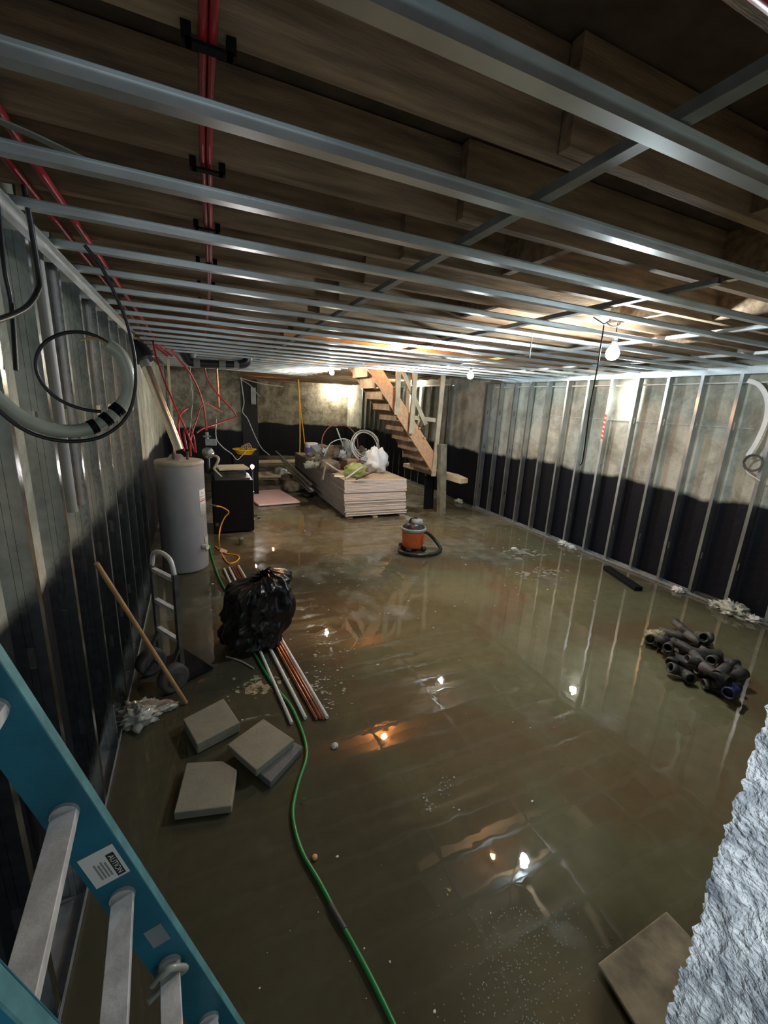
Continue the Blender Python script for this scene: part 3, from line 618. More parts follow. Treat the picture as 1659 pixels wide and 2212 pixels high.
tag(MB().box((2.3, 14.3, .03), (1.9, .5, .05), Matrix.Rotation(.1, 3, 'Z')).build('pale_board', 'cream', bevel=.01), 'long pale board on the floor before the back wall', 'board')
yb_ = AY(528, 975, 9.4)
yt = thing('yellow_tub', 'yellow plastic tub on a dark crate at the far left', 'tub', (yb_.x, 9.4, 0))
z0 = yb_.z-.06
prof = [(.15, 0), (.23, .10), (.25, .105), (.24, .115), (.14, .02), (.001, .02)]
PART(MB().lathe(prof, (yb_.x, 9.4, z0), 24), 'tub', 'yellow', yt)
for i in range(4):
    PART(MB().tube(curve([(yb_.x-.1+.05*i, 9.38, z0+.03), (yb_.x-.05+.04*i, 9.38, z0+.17+.02*i), (yb_.x+.02+.04*i, 9.4, z0+.16), (yb_.x+.06+.03*i, 9.38, z0+.04)], 5), .012, 7), 'pipe_scrap', 'card', yt)
tag(MB().box((yb_.x, 9.4, z0/2), (.50, .45, z0-.005)).build('dark_crate', 'black_matt', bevel=.01), 'dark crate carrying the yellow tub', 'crate')
# boiler valve group
vg = thing('pump_valve', 'grey cast valve and pump body on the pipes behind the heater', 'valve', (.24, 6.9, 1.05))
c = AY(448, 958, 7.0)
PART(MB().blob(c+Vector((0, 0, -.14)), (.09, .07, .08), .25, 3, 16, 10, 4), 'pump_body', 'galv_dull', vg)
PART(MB().box(c+Vector((.05, 0, .02)), (.16, .07, .10)), 'valve_body', 'galv_dull', vg, .01)
PART(MB().tube([c+Vector((.0, 0, .04)), c+Vector((0, 0, .17))], .025, 10), 'pipe_stub', 'galv_dull', vg)
PART(MB().tube([c+Vector((0, 0, -.2)), (c.x, c.y, .86)], .022, 10), 'riser_pipe', 'rust', vg)
PART(MB().box(c+Vector((.0, -.01, .11)), (.11, .03, .02)), 'handle', 'galv_dull', vg)
# ABS drain
ab = thing('drain_pipe', 'black drain pipe with grey couplings under the joists, far left', 'drain pipe', (.3, 6.9, 2.5))
YA = 6.9
A = lambda px, py: AY(px, py, YA)
PART(MB().tube([A(425, 785), A(512, 789)], .058, 16), 'pipe', 'abs', ab)
for (p, q) in (((418, 784), (432, 785)), ((473, 787), (487, 788)), ((505, 788), (516, 789))): PART(MB().tube([A(*p), A(*q)], .066, 16), 'coupling', 'band', ab)
PART(MB().tube(curve([A(514, 788), A(530, 784), A(536, 772), A(536, 758)], 6), .062, 16), 'elbow', 'abs', ab)
PART(MB().tube(curve([A(425, 785), A(408, 780), A(398, 765), A(388, 748)], 6), .06, 16), 'tee_branch', 'abs', ab)
PART(MB().tube(curve([A(388, 748), A(378, 735), A(366, 722), A(358, 705)], 5), .055, 14), 'upper_pipe', 'abs', ab)
PART(MB().tube([A(414, 770), A(420, 752)], .052, 14), 'vent_branch', 'band', ab)
# black tar panel, doorway in the left back
tag(MB().box((1.37, 12.36, 1.27), (.42, .06, 2.53)).build('tarred_door', 'black_door', bevel=.005), 'tall black door slab standing at the end of the far left wall', 'door slab')
tag(MB().box((1.47, 12.30, 2.10), (.13, .05, .44)).build('electrical_box', 'grey', bevel=.004), 'small pale grey box fixed high on the tall black panel', 'electrical box')
tag(MB().box((-.37, 8.2, 1.30), (.035, .05, 2.6)).build('timber_batten', 'pine_pale'), 'thin upright timber batten behind the heater pipes', 'timber batten')
tag(MB().tube([AY(468, 792, 8.0), AY(473, 880, 8.0)], .018, 10).build('copper_riser', 'copper'), 'upright copper pipe hanging below the drain pipe', 'copper pipe')
# ================================================================ RED PIPES
def rtube(label, pts, r=.011, n=8, name='red_pipe', m='red_pipe', cat='pipe', group=None, raw=False):
    return tag(MB().tube(pts if raw else curve(pts, 6), r, n).build(name, m), label, cat, group)
for j, x in enumerate((-.0085, .0085)):
    rp = rtube(('left', 'right')[j]+' of two red pipes clipped side by side under the joists', [(.055+x, .2, 2.688), (.062+x, 1.3, 2.684), (.075+x, 1.7, 2.686), (.10+x*.8, 2.4, 2.684), (.13+x*.3, 3.6, 2.686), (.15+x, 6.0, 2.686)], .0085, 8, group='red pipes under the joists')
for i in range(0, 8):
    y = yb+.488*i
    x = .062+.02*i*.5
    tag(MB().box((x, y, 2.672), (.085, .022, .006)).box((x-.04, y, 2.684), (.018, .022, .03)).box((x+.04, y, 2.684), (.018, .022, .03)).build('pipe_clip', 'black_matt'), f'dark clip holding the twin red pipes, {ordn(i)} from the camera', 'pipe clip', 'clips on the twin red pipes')
for j, x in enumerate((-.47, -.40)):
    rtube(('outer', 'inner')[j]+' red pipe following the left wall overhead', [(x, .1, 2.68), (x, 2.5, 2.68), (x+.01, 4.6, 2.67), (x+.03, 6.1, 2.62), (-.28+.05*j, 6.3, 2.50)], .0135, group='red pipes along the left wall')
P0 = AY(328, 722, 6.2)
rtube('red pipe sagging from the wall corner down to the heater top', [AY(328, 722, 6.0), AY(335, 760, 5.9), AY(352, 815, 5.8), AY(375, 870, 5.6), AY(400, 925, 5.5), AY(420, 975, 5.4)], .010)
rtube('red pipe looping past the copper riser to the valve', [AY(330, 722, 6.3), AY(365, 750, 6.5), AY(385, 775, 6.7), AY(410, 805, 6.9), AY(430, 845, 7.0), AY(441, 885, 7.0), AY(446, 930, 7.0)], .013)
rtube('red pipe bending sharply back above the valve', [AY(442, 790, 7.4), AY(447, 815, 7.4), AY(465, 845, 7.4), AY(495, 878, 7.4), AY(509, 895, 7.4), AY(506, 902, 7.4), AY(470, 915, 7.3), AY(440, 925, 7.2), AY(425, 935, 7.1)], .012)
rtube('short red pipe rising curved from the heater', [AY(398, 975, 5.4), AY(390, 950, 5.4), AY(385, 920, 5.5), AY(390, 895, 5.6), AY(405, 882, 5.7)], .011)
rtube('red pipe crossing from heater towards the valve', [AY(412, 985, 5.4), AY(412, 950, 5.6), AY(425, 905, 6.2), AY(440, 872, 6.8), AY(470, 885, 7.2), AY(480, 890, 7.3)], .009)
rtube('pair end of red tube at the heater inlet', [AY(423, 978, 5.4), AY(417, 940, 5.4), AY(398, 930, 5.5), AY(404, 970, 5.4)], .010)
rtube('red pipe with a bright highlight at the top right corner overhead', [(-.4, .462, 2.60), (1.0, .462, 2.60), (3.0, .462, 2.60), (5.3, .462, 2.60)], .02)
# ---------------------------------------------------------------- wires
def wire(label, pts, r=.006, m='cable', name='hanging_wire', cat='wire'):
    return tag(MB().tube(curve(pts, 6), r, 6).build(name, m), label, cat)
wire('white wire drooping from the ceiling towards the yellow tub', [AY(412, 760, 7.6), AY(411, 810, 7.6), AY(416, 860, 7.6), AY(413, 900, 7.6), AY(408, 950, 7.6)], .005)
wire('green wire hanging behind the heater pipes', [AY(406, 800, 7.0), AY(418, 850, 7.0), AY(412, 900, 7.0), AY(421, 960, 7.0)], .006, 'green_wire')
wire('grey wire curling down to the yellow tub', [AY(468, 905, 8.6), AY(467, 945, 8.6), AY(480, 965, 8.8), AY(500, 980, 9.0), AY(512, 993, 9.1), AY(522, 985, 9.1), AY(532, 974, 9.1)], .008)
wire('long white cable falling diagonally past the black panel', [AY(520, 815, 11), AY(524, 845, 11), AY(527, 870, 11), AY(524, 890, 11), AY(535, 905, 11), AY(550, 940, 11), AY(565, 968, 11), AY(582, 983, 11.1)], .012)
wire('white cable crossing the top of the black panel', [AY(521, 820, 11.5), AY(540, 832, 11.5), AY(555, 850, 11.5), AY(563, 857, 11.5)], .010)
for i, (a, b, lab) in enumerate((((520, 817), (612, 835), 'pale cable strung across under the far joists'), ((530, 812), (640, 828), 'brownish cable strung near the amber bulb'))):
    wire(lab, [AY(*a, 11.8), AY((a[0]+b[0])/2, (a[1]+b[1])/2+3, 11.9), AY(*b, 12)], .013, ('cream', 'redcable')[i])
wire('thin dark wire sagging across the far back wall', [AY(640, 825, 14.8), AY(690, 824, 14.9), AY(730, 822, 15), AY(760, 828, 15)], .012, 'redcable')
hx_, hy_ = 2.408, 2.091
wire('black cable hanging plumb on the right with its plug end low', [(hx_, hy_, 2.595), (hx_+.004, hy_, 2.35), (hx_-.004, hy_, 2.1), (hx_+.006, hy_, 1.9), (hx_+.010, hy_, 1.73), (hx_-.01, hy_, 1.70)], .0048, 'black')
tag(MB().tube([(hx_, hy_, 2.6), (hx_+.06, hy_+.01, 2.63)], .004, 6).tube([(hx_, hy_, 2.6), (hx_-.10, hy_, 2.628)], .004, 6).build('cable_hook', 'black'), 'forked dark hook holding the plumb black cable', 'hook')
tag(MB().tube([(2.31, 2.625, 2.6), (2.312, 2.625, 2.43)], .0035, 6).build('hanger_wire', 'galv_dull'), 'short stiff hanger wire under the grid left of the near bulb', 'wire')
wire('bundle of white cables looped above the near right grid', [(2.70, 2.33, 2.68), (2.74, 2.31, 2.655), (2.80, 2.30, 2.67), (2.78, 2.30, 2.72), (2.72, 2.32, 2.70)], .006, 'cream')
# yellow doubled strap
ystrap = thing('yellow_strap', 'yellow doubled strap hanging from the ceiling left of the drywall stack', 'strap', AY(645, 822, 11.2))
PART(MB().tube(curve([AY(644, 820, 11.2), AY(647, 880, 11.2), AY(648, 940, 11.2), AY(647, 988, 11.2)], 5), .017, 6), 'strap_band', 'yellow', ystrap)
PART(MB().tube(curve([AY(645, 820, 11.2), AY(650, 890, 11.2), AY(655, 930, 11.2), AY(660, 975, 11.2)], 5), .013, 6), 'loose_end', 'orange_cord', ystrap)
sp_ = curve([FZ(x, y, 2.655) for x, y in ((-60, 235), (0, 262), (70, 292), (140, 325), (190, 348), (260, 372), (340, 395), (430, 420))], 6); mb = MB()
for i in range(len(sp_)-1): mb.bar(sp_[i], sp_[i+1], .03, .004)
tag(mb.build('metal_strap', 'strap_grey'), 'grey strap curving above the third furring row at the upper left', 'strap')
# ================================================================ LEFT WALL ITEMS
tag(MB().tube([(-.568, 2.375, 2.60), (-.568, 2.385, 1.46)], .022, 14).build('conduit_pipe', 'conduit'), 'thick grey conduit hanging down between the left studs', 'conduit')
tag(MB().tube([(-.590, 3.12, 2.60), (-.590, 3.12, 1.75)], .02, 12).build('conduit_pipe', 'conduit'), 'thinner grey conduit one stud bay beyond the thick one', 'conduit')
# coil hung on the studs: plane slightly turned to the room
CP = Vector((-.30, 1.62, 2.05)); CN = Vector((.45, -1, 0)).normalized()
def CPt(px, py, off=0): d = ray(px, py); o = Vector((0, 0, H)); t = (CP-o).dot(CN)/d.dot(CN); return o+d*t+CN*off
blk = [(178, 532), (215, 580), (245, 640), (270, 700), (287, 780), (286, 850), (265, 905), (215, 942), (150, 952), (85, 942), (30, 915), (-30, 860), (-70, 800)]
tag(MB().tube(curve([CPt(*p, .02) for p in blk], 8), .0055, 8).build('black_cable', 'black'), 'long black cable sweeping round below the pale ribbed hose', 'cable')
inn = [(218, 889), (185, 885), (140, 870), (105, 845), (82, 810), (78, 775), (95, 742), (130, 722), (170, 717), (205, 725), (232, 740)]
tag(MB().tube(curve([CPt(*p, .0) for p in inn], 8), .005, 8).build('cable_ring', 'black'), 'black cable ring coming out of the pale hose end', 'cable')
hp = [(232, 742), (262, 765), (278, 805), (278, 850), (255, 888), (215, 918), (160, 932), (100, 925), (45, 900), (0, 865), (-60, 810)]
hh = thing('ribbed_hose', 'pale ribbed hose curled on the left studs with three black tape bands', 'hose', CPt(200, 920))
pts = curve([CPt(*p, -.01) for p in hp], 16)
PART(MB().tube(pts, [.0195+.0016*(i % 2) for i in range(len(pts))], 12), 'hose_tube', 'corrug', hh)
for (p, q) in (((262, 880), (248, 892)), ((238, 902), (225, 911)), ((210, 919), (196, 925))): PART(MB().tube([CPt(*p, -.01), CPt(*q, -.01)], .0225, 14), 'tape_band', 'black_matt', hh)
wire('tan bare wires sticking out of the pale hose mouth', [CPt(232, 742), CPt(205, 730), CPt(172, 735)], .004, 'stick')
wire('black cable drooping across the nearest left studs', [AX(52, 400, -.47), AX(83, 590, -.47), AX(80, 630, -.47), AX(55, 665, -.47), AX(0, 690, -.47), AX(-60, 705, -.47)], .009, 'black')
wire('second black cable running down the nearest left stud', [AX(-8, 420, -.505), AX(10, 580, -.505), AX(25, 660, -.505), AX(35, 800, -.505)], .007, 'black')
# broom handle leaning
bh0, bh1 = FZ(402, 1518, .012), Vector((-.512, 2.45, 1.165))
tag(MB().tube([bh0, bh1], .0125, 12).build('broom_handle', 'stick'), 'long wooden handle leaning from the floor to the left studs', 'stick')
# clear crumpled wrap
c = FZ(300, 1552, 0); c.z = .035
tag(MB().blob(c, (.12, .10, .07), .55, 4, 34, 22, 31, flat=-.033).build('plastic_wrap', 'wrap'), 'crumpled clear plastic wrap on the floor at the left wall', 'plastic wrap')
c = FZ(345, 1535, 0); c.z = .02
tag(MB().blob(c, (.10, .04, .035), .6, 5, 26, 14, 32, flat=-.018).build('plastic_wrap', 'wrap'), 'twisted tail of plastic lying between wrap and hand truck wheel', 'plastic wrap')
# ================================================================ HAND TRUCK
R0 = Vector((-.19, 3.0, 0)); dv = Vector((-.52, .85, 0)).normalized(); Lp = R0+dv*.30
fw = Vector((.85, .52, 0)).normalized()                      # direction the toe plate points
dt = thing('hand_truck', 'grey metal hand truck standing upright by the left wall', 'hand truck', (R0+Lp)/2)
for p, s in ((R0, 1), (Lp, -1)):
    PART(MB().bar(p+Vector((0,0,.06)), p+Vector((0,0,.84)), .03, .035, tuple(dv)), 'side_rail', 'rust', dt)
top = curve([R0+Vector((0,0,.82)), R0+dv*.03+Vector((0,0,.92)), R0+dv*.10+Vector((0,0,.955)), R0+dv*.20+Vector((0,0,.955)), Lp-dv*.03+Vector((0,0,.92)), Lp+Vector((0,0,.82))], 6)
PART(MB().tube(top, .016, 10), 'handle_loop', 'alu', dt)
for z in (.80, .56, .33): PART(MB().bar(R0+Vector((0,0,z)), Lp+Vector((0,0,z)), .03, .028), 'cross_bar', 'alu', dt)
PART(MB().prism([R0-dv*.05+Vector((0,0,.02)), Lp+dv*.05+Vector((0,0,.02)), Lp+dv*.05+fw*.22+Vector((0,0,.012)), R0-dv*.05+fw*.22+Vector((0,0,.012))], (0,0,.006)), 'toe_plate', 'black_matt', dt)
PART(MB().bar(R0-dv*.06+Vector((0,0,.13))-fw*.08, Lp+dv*.02+Vector((0,0,.13))-fw*.08, .02, .02), 'axle', 'rust', dt)
for p in (R0-dv*.045-fw*.09, Lp-dv*.04-fw*.09):
    q = p+Vector((0,0,.102)); prof = []
    u = dv
    w = PART(MB().tube([q-u*.035, q-u*.03, q+u*.03, q+u*.035], [.085, .102, .102, .085], 28), 'wheel', 'wheel', dt)
    PART(MB().tube([q-u*.04, q+u*.04], .05, 18), 'hub', 'rust', w)
for p in (R0, Lp): PART(MB().bar(p+Vector((0,0,.30)), p+Vector((0,0,.12))-fw*.10, .012, .04, tuple(dv)), 'wheel_bracket', 'rust', dt)
# ================================================================ BLACK BAG
bg = MB(); bc = Vector((.355, 3.33, .30)); seg, rings = 110, 80; vs = []; fs = []
for i in range(rings+1):
    v = i/rings; z = .60*v
    prof_r = [(0, .20), (.04, .255), (.10, .25), (.16, .265), (.3, .285), (.55, .285), (.78, .265), (.88, .23), (.95, .17), (.97, .10), (1.0, .05)]
    for q in range(len(prof_r)-1):
        if prof_r[q][0] <= v <= prof_r[q+1][0]:
            t = (v-prof_r[q][0])/(prof_r[q+1][0]-prof_r[q][0]); rr = prof_r[q][1]*(1-t)+prof_r[q+1][1]*t; break
    for k in range(seg):
        a = 2*math.pi*k/seg; p = Vector((math.cos(a), math.sin(a), v*1.6))
        ruf = noise.fractal(p*1.6, 1, 2, 3)*.05+noise.fractal(Vector((p.x*3, p.y*3, v*5)), 1, 2, 3)*.022 + abs(noise.noise(Vector((p.x*5, p.y*5, v*1.2))))*.09*max(0, v-.62)*2.2 - abs(noise.noise(Vector((p.x*4, p.y*4, v*16))))*.03*max(0, .3-v)*3
        sq = 1/max(abs(math.cos(a-.2)), abs(math.sin(a-.2)))**.55
        x = (rr*sq*.93+ruf)*math.cos(a); y = (rr*sq*.74+ruf)*math.sin(a)
        vs.append((bc.x+x+.07*v, bc.y+y, .03+z*(1+.08*math.cos(a))))
for i in range(rings):
    for k in range(seg): fs.append((i*seg+k, i*seg+(k+1) % seg, (i+1)*seg+(k+1) % seg, (i+1)*seg+k))
fs.append(tuple(reversed(range(seg))))
bg.add(vs, fs, True)
tag(bg.build('rubbish_bag', 'bag'), 'full black rubbish bag with gathered top resting on the loose pipes', 'rubbish bag')
# ================================================================ PIPES UNDER THE BAG
def fl2(p, q, zz): a, b = FZ(p[0], p[1], zz), FZ(q[0], q[1], zz); return a, b
rows = [((484, 1228), (630, 1562), 'pvc', .011, 'leftmost white plastic pipe lying under the rubbish bag'),
        ((495, 1226), (660, 1551), 'pvc', .012, 'second white plastic pipe from the left under the bag'),
        ((501, 1225), (684, 1553), 'copper', .010, 'left copper pipe lying beside the white pipes'),
        ((506, 1225), (692, 1551), 'copper', .010, 'middle copper pipe in the bundle under the bag'),
        ((512, 1225), (699, 1552), 'copper', .010, 'right copper pipe next to the rightmost white pipe'),
        ((515, 1222), (707, 1550), 'pvc', .012, 'rightmost white plastic pipe of the bundle under the bag')]
for (p, q, m, r, lab) in rows:
    a, b = fl2(p, q, r+.004)
    tag(MB().pipe(a, b, r, r*.75, 12).build('loose_pipe', m), lab, 'pipe', 'loose pipes under the rubbish bag')
tag(MB().tube(curve([FZ(488, 1418, .008), FZ(520, 1428, .008), FZ(548, 1444, .008)], 4), .006, 7).build('thin_tube', 'cable'), 'thin grey tube end sticking out left of the bag', 'tube')
# ================================================================ GREEN HOSE
gh = thing('garden_hose', 'long green hose snaking from the heater to the camera', 'hose', FZ(650, 1830, 0))
gp = [(452, 1165), (456, 1195), (470, 1240), (487, 1275), (500, 1300), (528, 1370), (560, 1430), (590, 1478), (625, 1520), (645, 1560), (660, 1605), (661, 1640), (645, 1690), (633, 1745), (637, 1790), (655, 1845), (690, 1905), (735, 1990), (790, 2090), (850, 2212), (900, 2330)]
PART(MB().tube(curve([FZ(*p, .011) for p in gp], 10), .0095, 10), 'hose_tube', 'green', gh)
PART(MB().tube([FZ(713, 1953, .012), FZ(745, 2008, .012)], .0115, 10), 'tape_wrap', 'dark_tape', gh)
PART(MB().tube([FZ(653, 1728, .016), FZ(660, 1726, .02)], .006, 8), 'nub', 'green', gh)
# ================================================================ YELLOW CORD
oc = thing('extension_cord', 'orange-yellow extension cord looping in front of the black cabinet', 'cord', FZ(500, 1200, 0))
pc = [AY(452, 1091, 5.3), AY(466, 1093, 5.5), AY(480, 1096, 5.7), AY(494, 1106, 5.8), AY(484, 1120, 5.8), AY(476, 1140, 5.75), AY(473, 1165, 5.6)]
pc += [FZ(*p, .01) for p in ((476, 1188), (484, 1205), (495, 1217), (510, 1213), (517, 1204), (508, 1198), (490, 1196), (478, 1190), (465, 1180))]
PART(MB().tube(curve(pc, 8), .0085, 8), 'cord_wire', 'orange_cord', oc)
PART(MB().tube([pc[0], pc[1]], .012, 8), 'plug', 'black', oc)
c = FZ(483, 1190, .03)
PART(MB().box(c, (.09, .004, .05), Matrix.Rotation(.5, 3, 'Y')), 'paper_tag', 'paper', oc)
c = FZ(521, 1176, 0)
tag(MB().lathe([(.001, 0), (.028, 0), (.028, .07), (.034, .072), (.034, .10), (.001, .102)], c, 16).build('capped_stub', 'pine_wet'), 'short capped pipe stub standing in the water before the cabinet', 'pipe stub')
# ================================================================ PAVERS
def slab(pts, z, th, m, name, label, group='concrete pavers near the left wall', bevel=.006):
    P = [FZ(x, y, z) for x, y in pts]
    return tag(MB().prism([Vector((p.x, p.y, z-th)) for p in P], (0, 0, th)).build(name, m, bevel=bevel), label, 'paver', group)
slab([(395, 1553), (425, 1608), (518, 1560), (483, 1508)], .075, .07, 'paver', 'concrete_paver', 'grey rectangular paver nearest the wooden handle foot')
slab([(508, 1627), (584, 1690), (655, 1612), (575, 1572)], .045, .04, 'paver_b', 'concrete_paver', 'darker lower paver of the stacked pair beside the green hose')
slab([(490, 1608), (553, 1664), (636, 1597), (569, 1552)], .092, .045, 'paver', 'concrete_paver', 'upper paver of the stacked pair beside the green hose')
slab([(403, 1647), (375, 1757), (500, 1741), (512, 1662), (480, 1643)], .05, .045, 'paver', 'concrete_paver', 'paver with one clipped corner, nearest the ladder')
# ply offcut at bottom right
P = [(1440, 1967), (1291, 2080), (1372, 2212), (1403, 2262), (1560, 2140), (1490, 2020)]
slab(P, .03, .018, 'board', 'plywood_offcut', 'brown plywood offcut on the wet floor beside the cut concrete', None)
# ================================================================ HEAP OF BLACK PIPE PIECES
rng = random.Random(11)
frag = [(1405, 1378, 30, 120, 'elbow'), (1432, 1388, 28, 20, 'pipe'), (1420, 1365, 60, 200, 'rag'), (1462, 1372, 62, -60, 'pipe'), (1478, 1360, 50, 75, 'pipe'), (1500, 1380, 36, 70, 'pipe'), (1462, 1420, 30, 10, 'elbow'), (1486, 1430, 44, 95, 'pipe'), (1512, 1410, 60, -50, 'pipe'), (1530, 1392, 34, 30, 'elbow'), (1475, 1452, 28, 60, 'elbow'), (1545, 1420, 40, 15, 'tee'), (1530, 1450, 40, -30, 'pipe'), (1572, 1432, 34, -40, 'pipe'), (1575, 1462, 60, -15, 'pipe'), (1560, 1480, 44, -35, 'tee'), (1602, 1452, 26, 0, 'elbow'), (1588, 1490, 42, 5, 'elbow'), (1492, 1405, 48, 120, 'pipe'), (1515, 1432, 40, 60, 'tee'), (1545, 1455, 44, 80, 'pipe'), (1450, 1392, 36, 20, 'tee'), (1508, 1372, 30, 140, 'elbow'), (1560, 1450, 40, 10, 'pipe')]
nm = {'elbow': 'elbow fitting', 'pipe': 'short pipe piece', 'tee': 'tee fitting', 'rag': 'tan crumpled scrap'}
for i, (px, py, ln, an, kd) in enumerate(frag):
    up = .03+.05*(i % 3 == 2)+.02*rng.random()+(.07 if i > 17 else 0); c = FZ(px, py, up+.02); a = math.radians(an); L_ = ln/210; r = .038 if kd != 'tee' else .034
    d = Vector((math.cos(a), math.sin(a), rng.uniform(-.15, .25))); c.z = max(c.z, r+abs(d.z)*L_/2+.002)
    lab = f'dusty black {nm[kd]}, {ordn(i)} from the left in the heap by the right wall'
    if kd == 'rag':
        tag(MB().blob((c.x, c.y, .05), (.11, .08, .06), .5, 4, 26, 16, 50, flat=-.045).build('crumpled_scrap', 'crust'), 'tan crumpled scrap at the left of the black pipe heap', 'scrap'); continue
    mb = MB()
    if kd == 'pipe': mb.pipe(c-d*L_/2, c+d*L_/2, r, r*.86, 18)
    elif kd == 'elbow':
        e = Vector((-d.y, d.x, .3)).normalized(); mb.tube(curve([c-d*.09, c-d*.01, c+e*.02, c+e*.09], 6), r, 14, cap=False); mb.pipe(c-d*.11, c-d*.06, r+.006, r-.004, 16); mb.pipe(c+e*.06, c+e*.11, r+.006, r-.004, 16)
        mb.tube([c-d*.07, c-d*.066], r-.004, 14)
    else:
        e = Vector((-d.y, d.x, .2)).normalized(); mb.pipe(c-d*.12, c+d*.12, r, r-.005, 16); mb.pipe(c+e*.02, c+e*.12, r, r-.005, 16); mb.pipe(c-d*.13, c-d*.09, r+.006, r-.004, 16)
    tag(mb.build('pipe_fitting', 'bluepipe' if i == 17 else 'dusty_abs'), lab if i != 17 else 'dark blue ended elbow fitting at the right end of the heap', 'pipe fitting', 'black pipe pieces heaped by the right wall')
# ================================================================ RIGHT WALL ITEMS
a, b = FZ(1310, 1226, .03), FZ(1380, 1272, .03)
tag(MB().bar(a, b, .10, .05).build('dark_plank', 'black_matt', bevel=.006), 'short black plank lying against the foot of the right studs', 'plank')
a, b = FZ(1500, 1280, .03), FZ(1585, 1312, .03)
tag(MB().bar(a+Vector((.03,0,0)), b+Vector((.03,0,0)), .05, .04).build('dark_plank', 'rust', bevel=.006), 'dark plank along the right wall foot near the pale scraps', 'plank')
strap = curve([AX(1615, 822, 5.33), AX(1640, 832, 5.33), AX(1657, 862, 5.33), AX(1655, 905, 5.33), AX(1637, 950, 5.33), AX(1615, 985, 5.33)], 8)
mb = MB()
for i in range(len(strap)-1): mb.bar(strap[i], strap[i+1], .045, .006, (1, 0, 0))
tag(mb.build('white_strap', 'white'), 'wide white strap hanging curved near the right end of the studs', 'strap')
cc = AX(1627, 1000, 5.31); pts = []
for t in range(3):
    for k in range(16):
        a = 2*math.pi*k/16; r = .075+.006*t; pts.append(cc+Vector((-.004*t, math.cos(a)*r, math.sin(a)*r)))
tag(MB().tube(curve(pts, 3), .006, 6).build('cable_coil', 'dark_tape'), 'small dark cable coil hung below the white strap', 'cable')
wire('white wire tail leaving the small coil', [cc+Vector((0, .06, -.05)), cc+Vector((0, .02, -.11)), cc+Vector((0, -.10, -.17))], .006, 'white')
wire('white cable running along the top of the right wall', [(5.42, .9, 2.45), (5.42, 2.3, 2.46), (5.42, 3.8, 2.46), (5.42, 5.5, 2.47), (5.42, 7.0, 2.48)], .010, 'white')
wire('thin form-tie wire line across the right concrete', [(5.462, 2.6, 1.98), (5.462, 4.2, 1.99), (5.462, 6.0, 2.0)], .005, 'cable')
ht = thing('hazard_tape', 'red and white striped hazard tape stuck on a right stud', 'tape', (5.337, 4.345, 1.9))
for i in range(6):
    zz = 2.02-.062*i
    PART(MB().prism([(5.3365, 4.331, zz), (5.3365, 4.365, zz+.014), (5.3365, 4.365, zz+.05), (5.3365, 4.331, zz+.036)], (-.001, 0, 0)), 'stripe', 'tape_o', ht)
PART(MB().box((5.3372, 4.348, 1.885), (.001, .034, .40)), 'backing', 'white', ht)
# scraps of insulation / plaster at the foot of the right wall
for i, (px, py, r, lab) in enumerate(((1475, 1272, .04, 'pale scrap at the wall foot between the right studs'), (1560, 1306, .05, 'grey-green crumpled scrap at the foot of a right stud'), (1597, 1318, .09, 'largest pale crumpled scrap by the right wall foot'), (1628, 1335, .05, 'thin pale scrap nearest the camera by the right wall'), (1240, 1172, .05, 'white scrap at the wall foot far right'), (1255, 1180, .04, 'small white scrap beside the far studs foot'), (1018, 1083, .06, 'pale lump at the wall corner by the last stud'))):
    c = FZ(px, py, .02); c.x = min(c.x, 5.30); c.z = r*.4
    tag(MB().blob(c, (r, r*1.5, r*.8), 1.1, 5, 30, 18, 60+i, flat=-r*.38).build('crumpled_scrap', ('foam', 'corrug', 'corrug', 'foam', 'foam', 'foam', 'corrug')[i]), lab, 'scrap')
# ================================================================ LITTER ON THE FLOOR
def flat_blob(px, py, rx, ry, h, m, name, label, cat, seed, kind=None, amp=.6):
    c = FZ(px, py, 0); c.z = h*.2
    return tag(MB().blob(c, (rx, ry, h), amp, 3.5, 40, 10, seed, flat=-h*.15).build(name, m), label, cat, kind=kind)
flat_blob(723, 1613, .022, .018, .02, 'foam', 'white_stone', 'small white stone on the floor right of the green hose', 'stone', 70, amp=.25)
c = FZ(680, 1853, .004); tag(MB().lathe([(.001, 0), (.013, 0), (.013, .008), (.001, .008)], (c.x, c.y, .003), 16).build('bottle_cap', 'stick'), 'tan disc on the floor touching the green hose', 'cap')
def silt(px, py, rx, ry, n, smin, smax, m, label, seed, rot=0):
    q = random.Random(seed); c = FZ(px, py, 0); mb = MB()
    for _ in range(n):
        a = q.gauss(0, .5); b = q.gauss(0, .5); x = c.x+rx*a*math.cos(rot)-ry*b*math.sin(rot); y = c.y+rx*a*math.sin(rot)+ry*b*math.cos(rot)
        k = noise.noise(Vector((x*9, y*9, seed)))
        if k < -.05: continue
        sz = (smin+(smax-smin)*q.random()**2)*(1+k)
        n_ = 9; ph = q.random()*6; st = q.uniform(.5, 1)
        poly = [(x+math.cos(6.283*t/n_+ph)*sz*(1+q.uniform(-.4, .4)), y+math.sin(6.283*t/n_+ph)*sz*st*(1+q.uniform(-.4, .4)), .0006+.0015*q.random()) for t in range(n_)]
        z = max(p[2] for p in poly); mb.prism([(p[0], p[1], .0003) for p in poly], (0, 0, .0012+.002*q.random()))
    return tag(mb.build('silt_patch', m), label, 'silt', kind='stuff')
silt(565, 1478, .17, .13, 200, .003, .018, 'crust', 'yellowish crusted scum patch between hand truck and pipes', 71)
silt(520, 1500, .10, .05, 60, .002, .012, 'crust', 'small yellowish scum tail left of the crusted patch', 72)
silt(700, 1487, .16, .26, 260, .002, .012, 'film', 'pale silt speckles right of the white pipe ends', 73)
silt(1135, 1193, .34, .24, 200, .006, .035, 'film2', 'pale silt ring on the floor before the right studs', 74)
silt(1165, 1238, .40, .16, 160, .005, .03, 'film2', 'long pale silt streak before the right studs', 75)
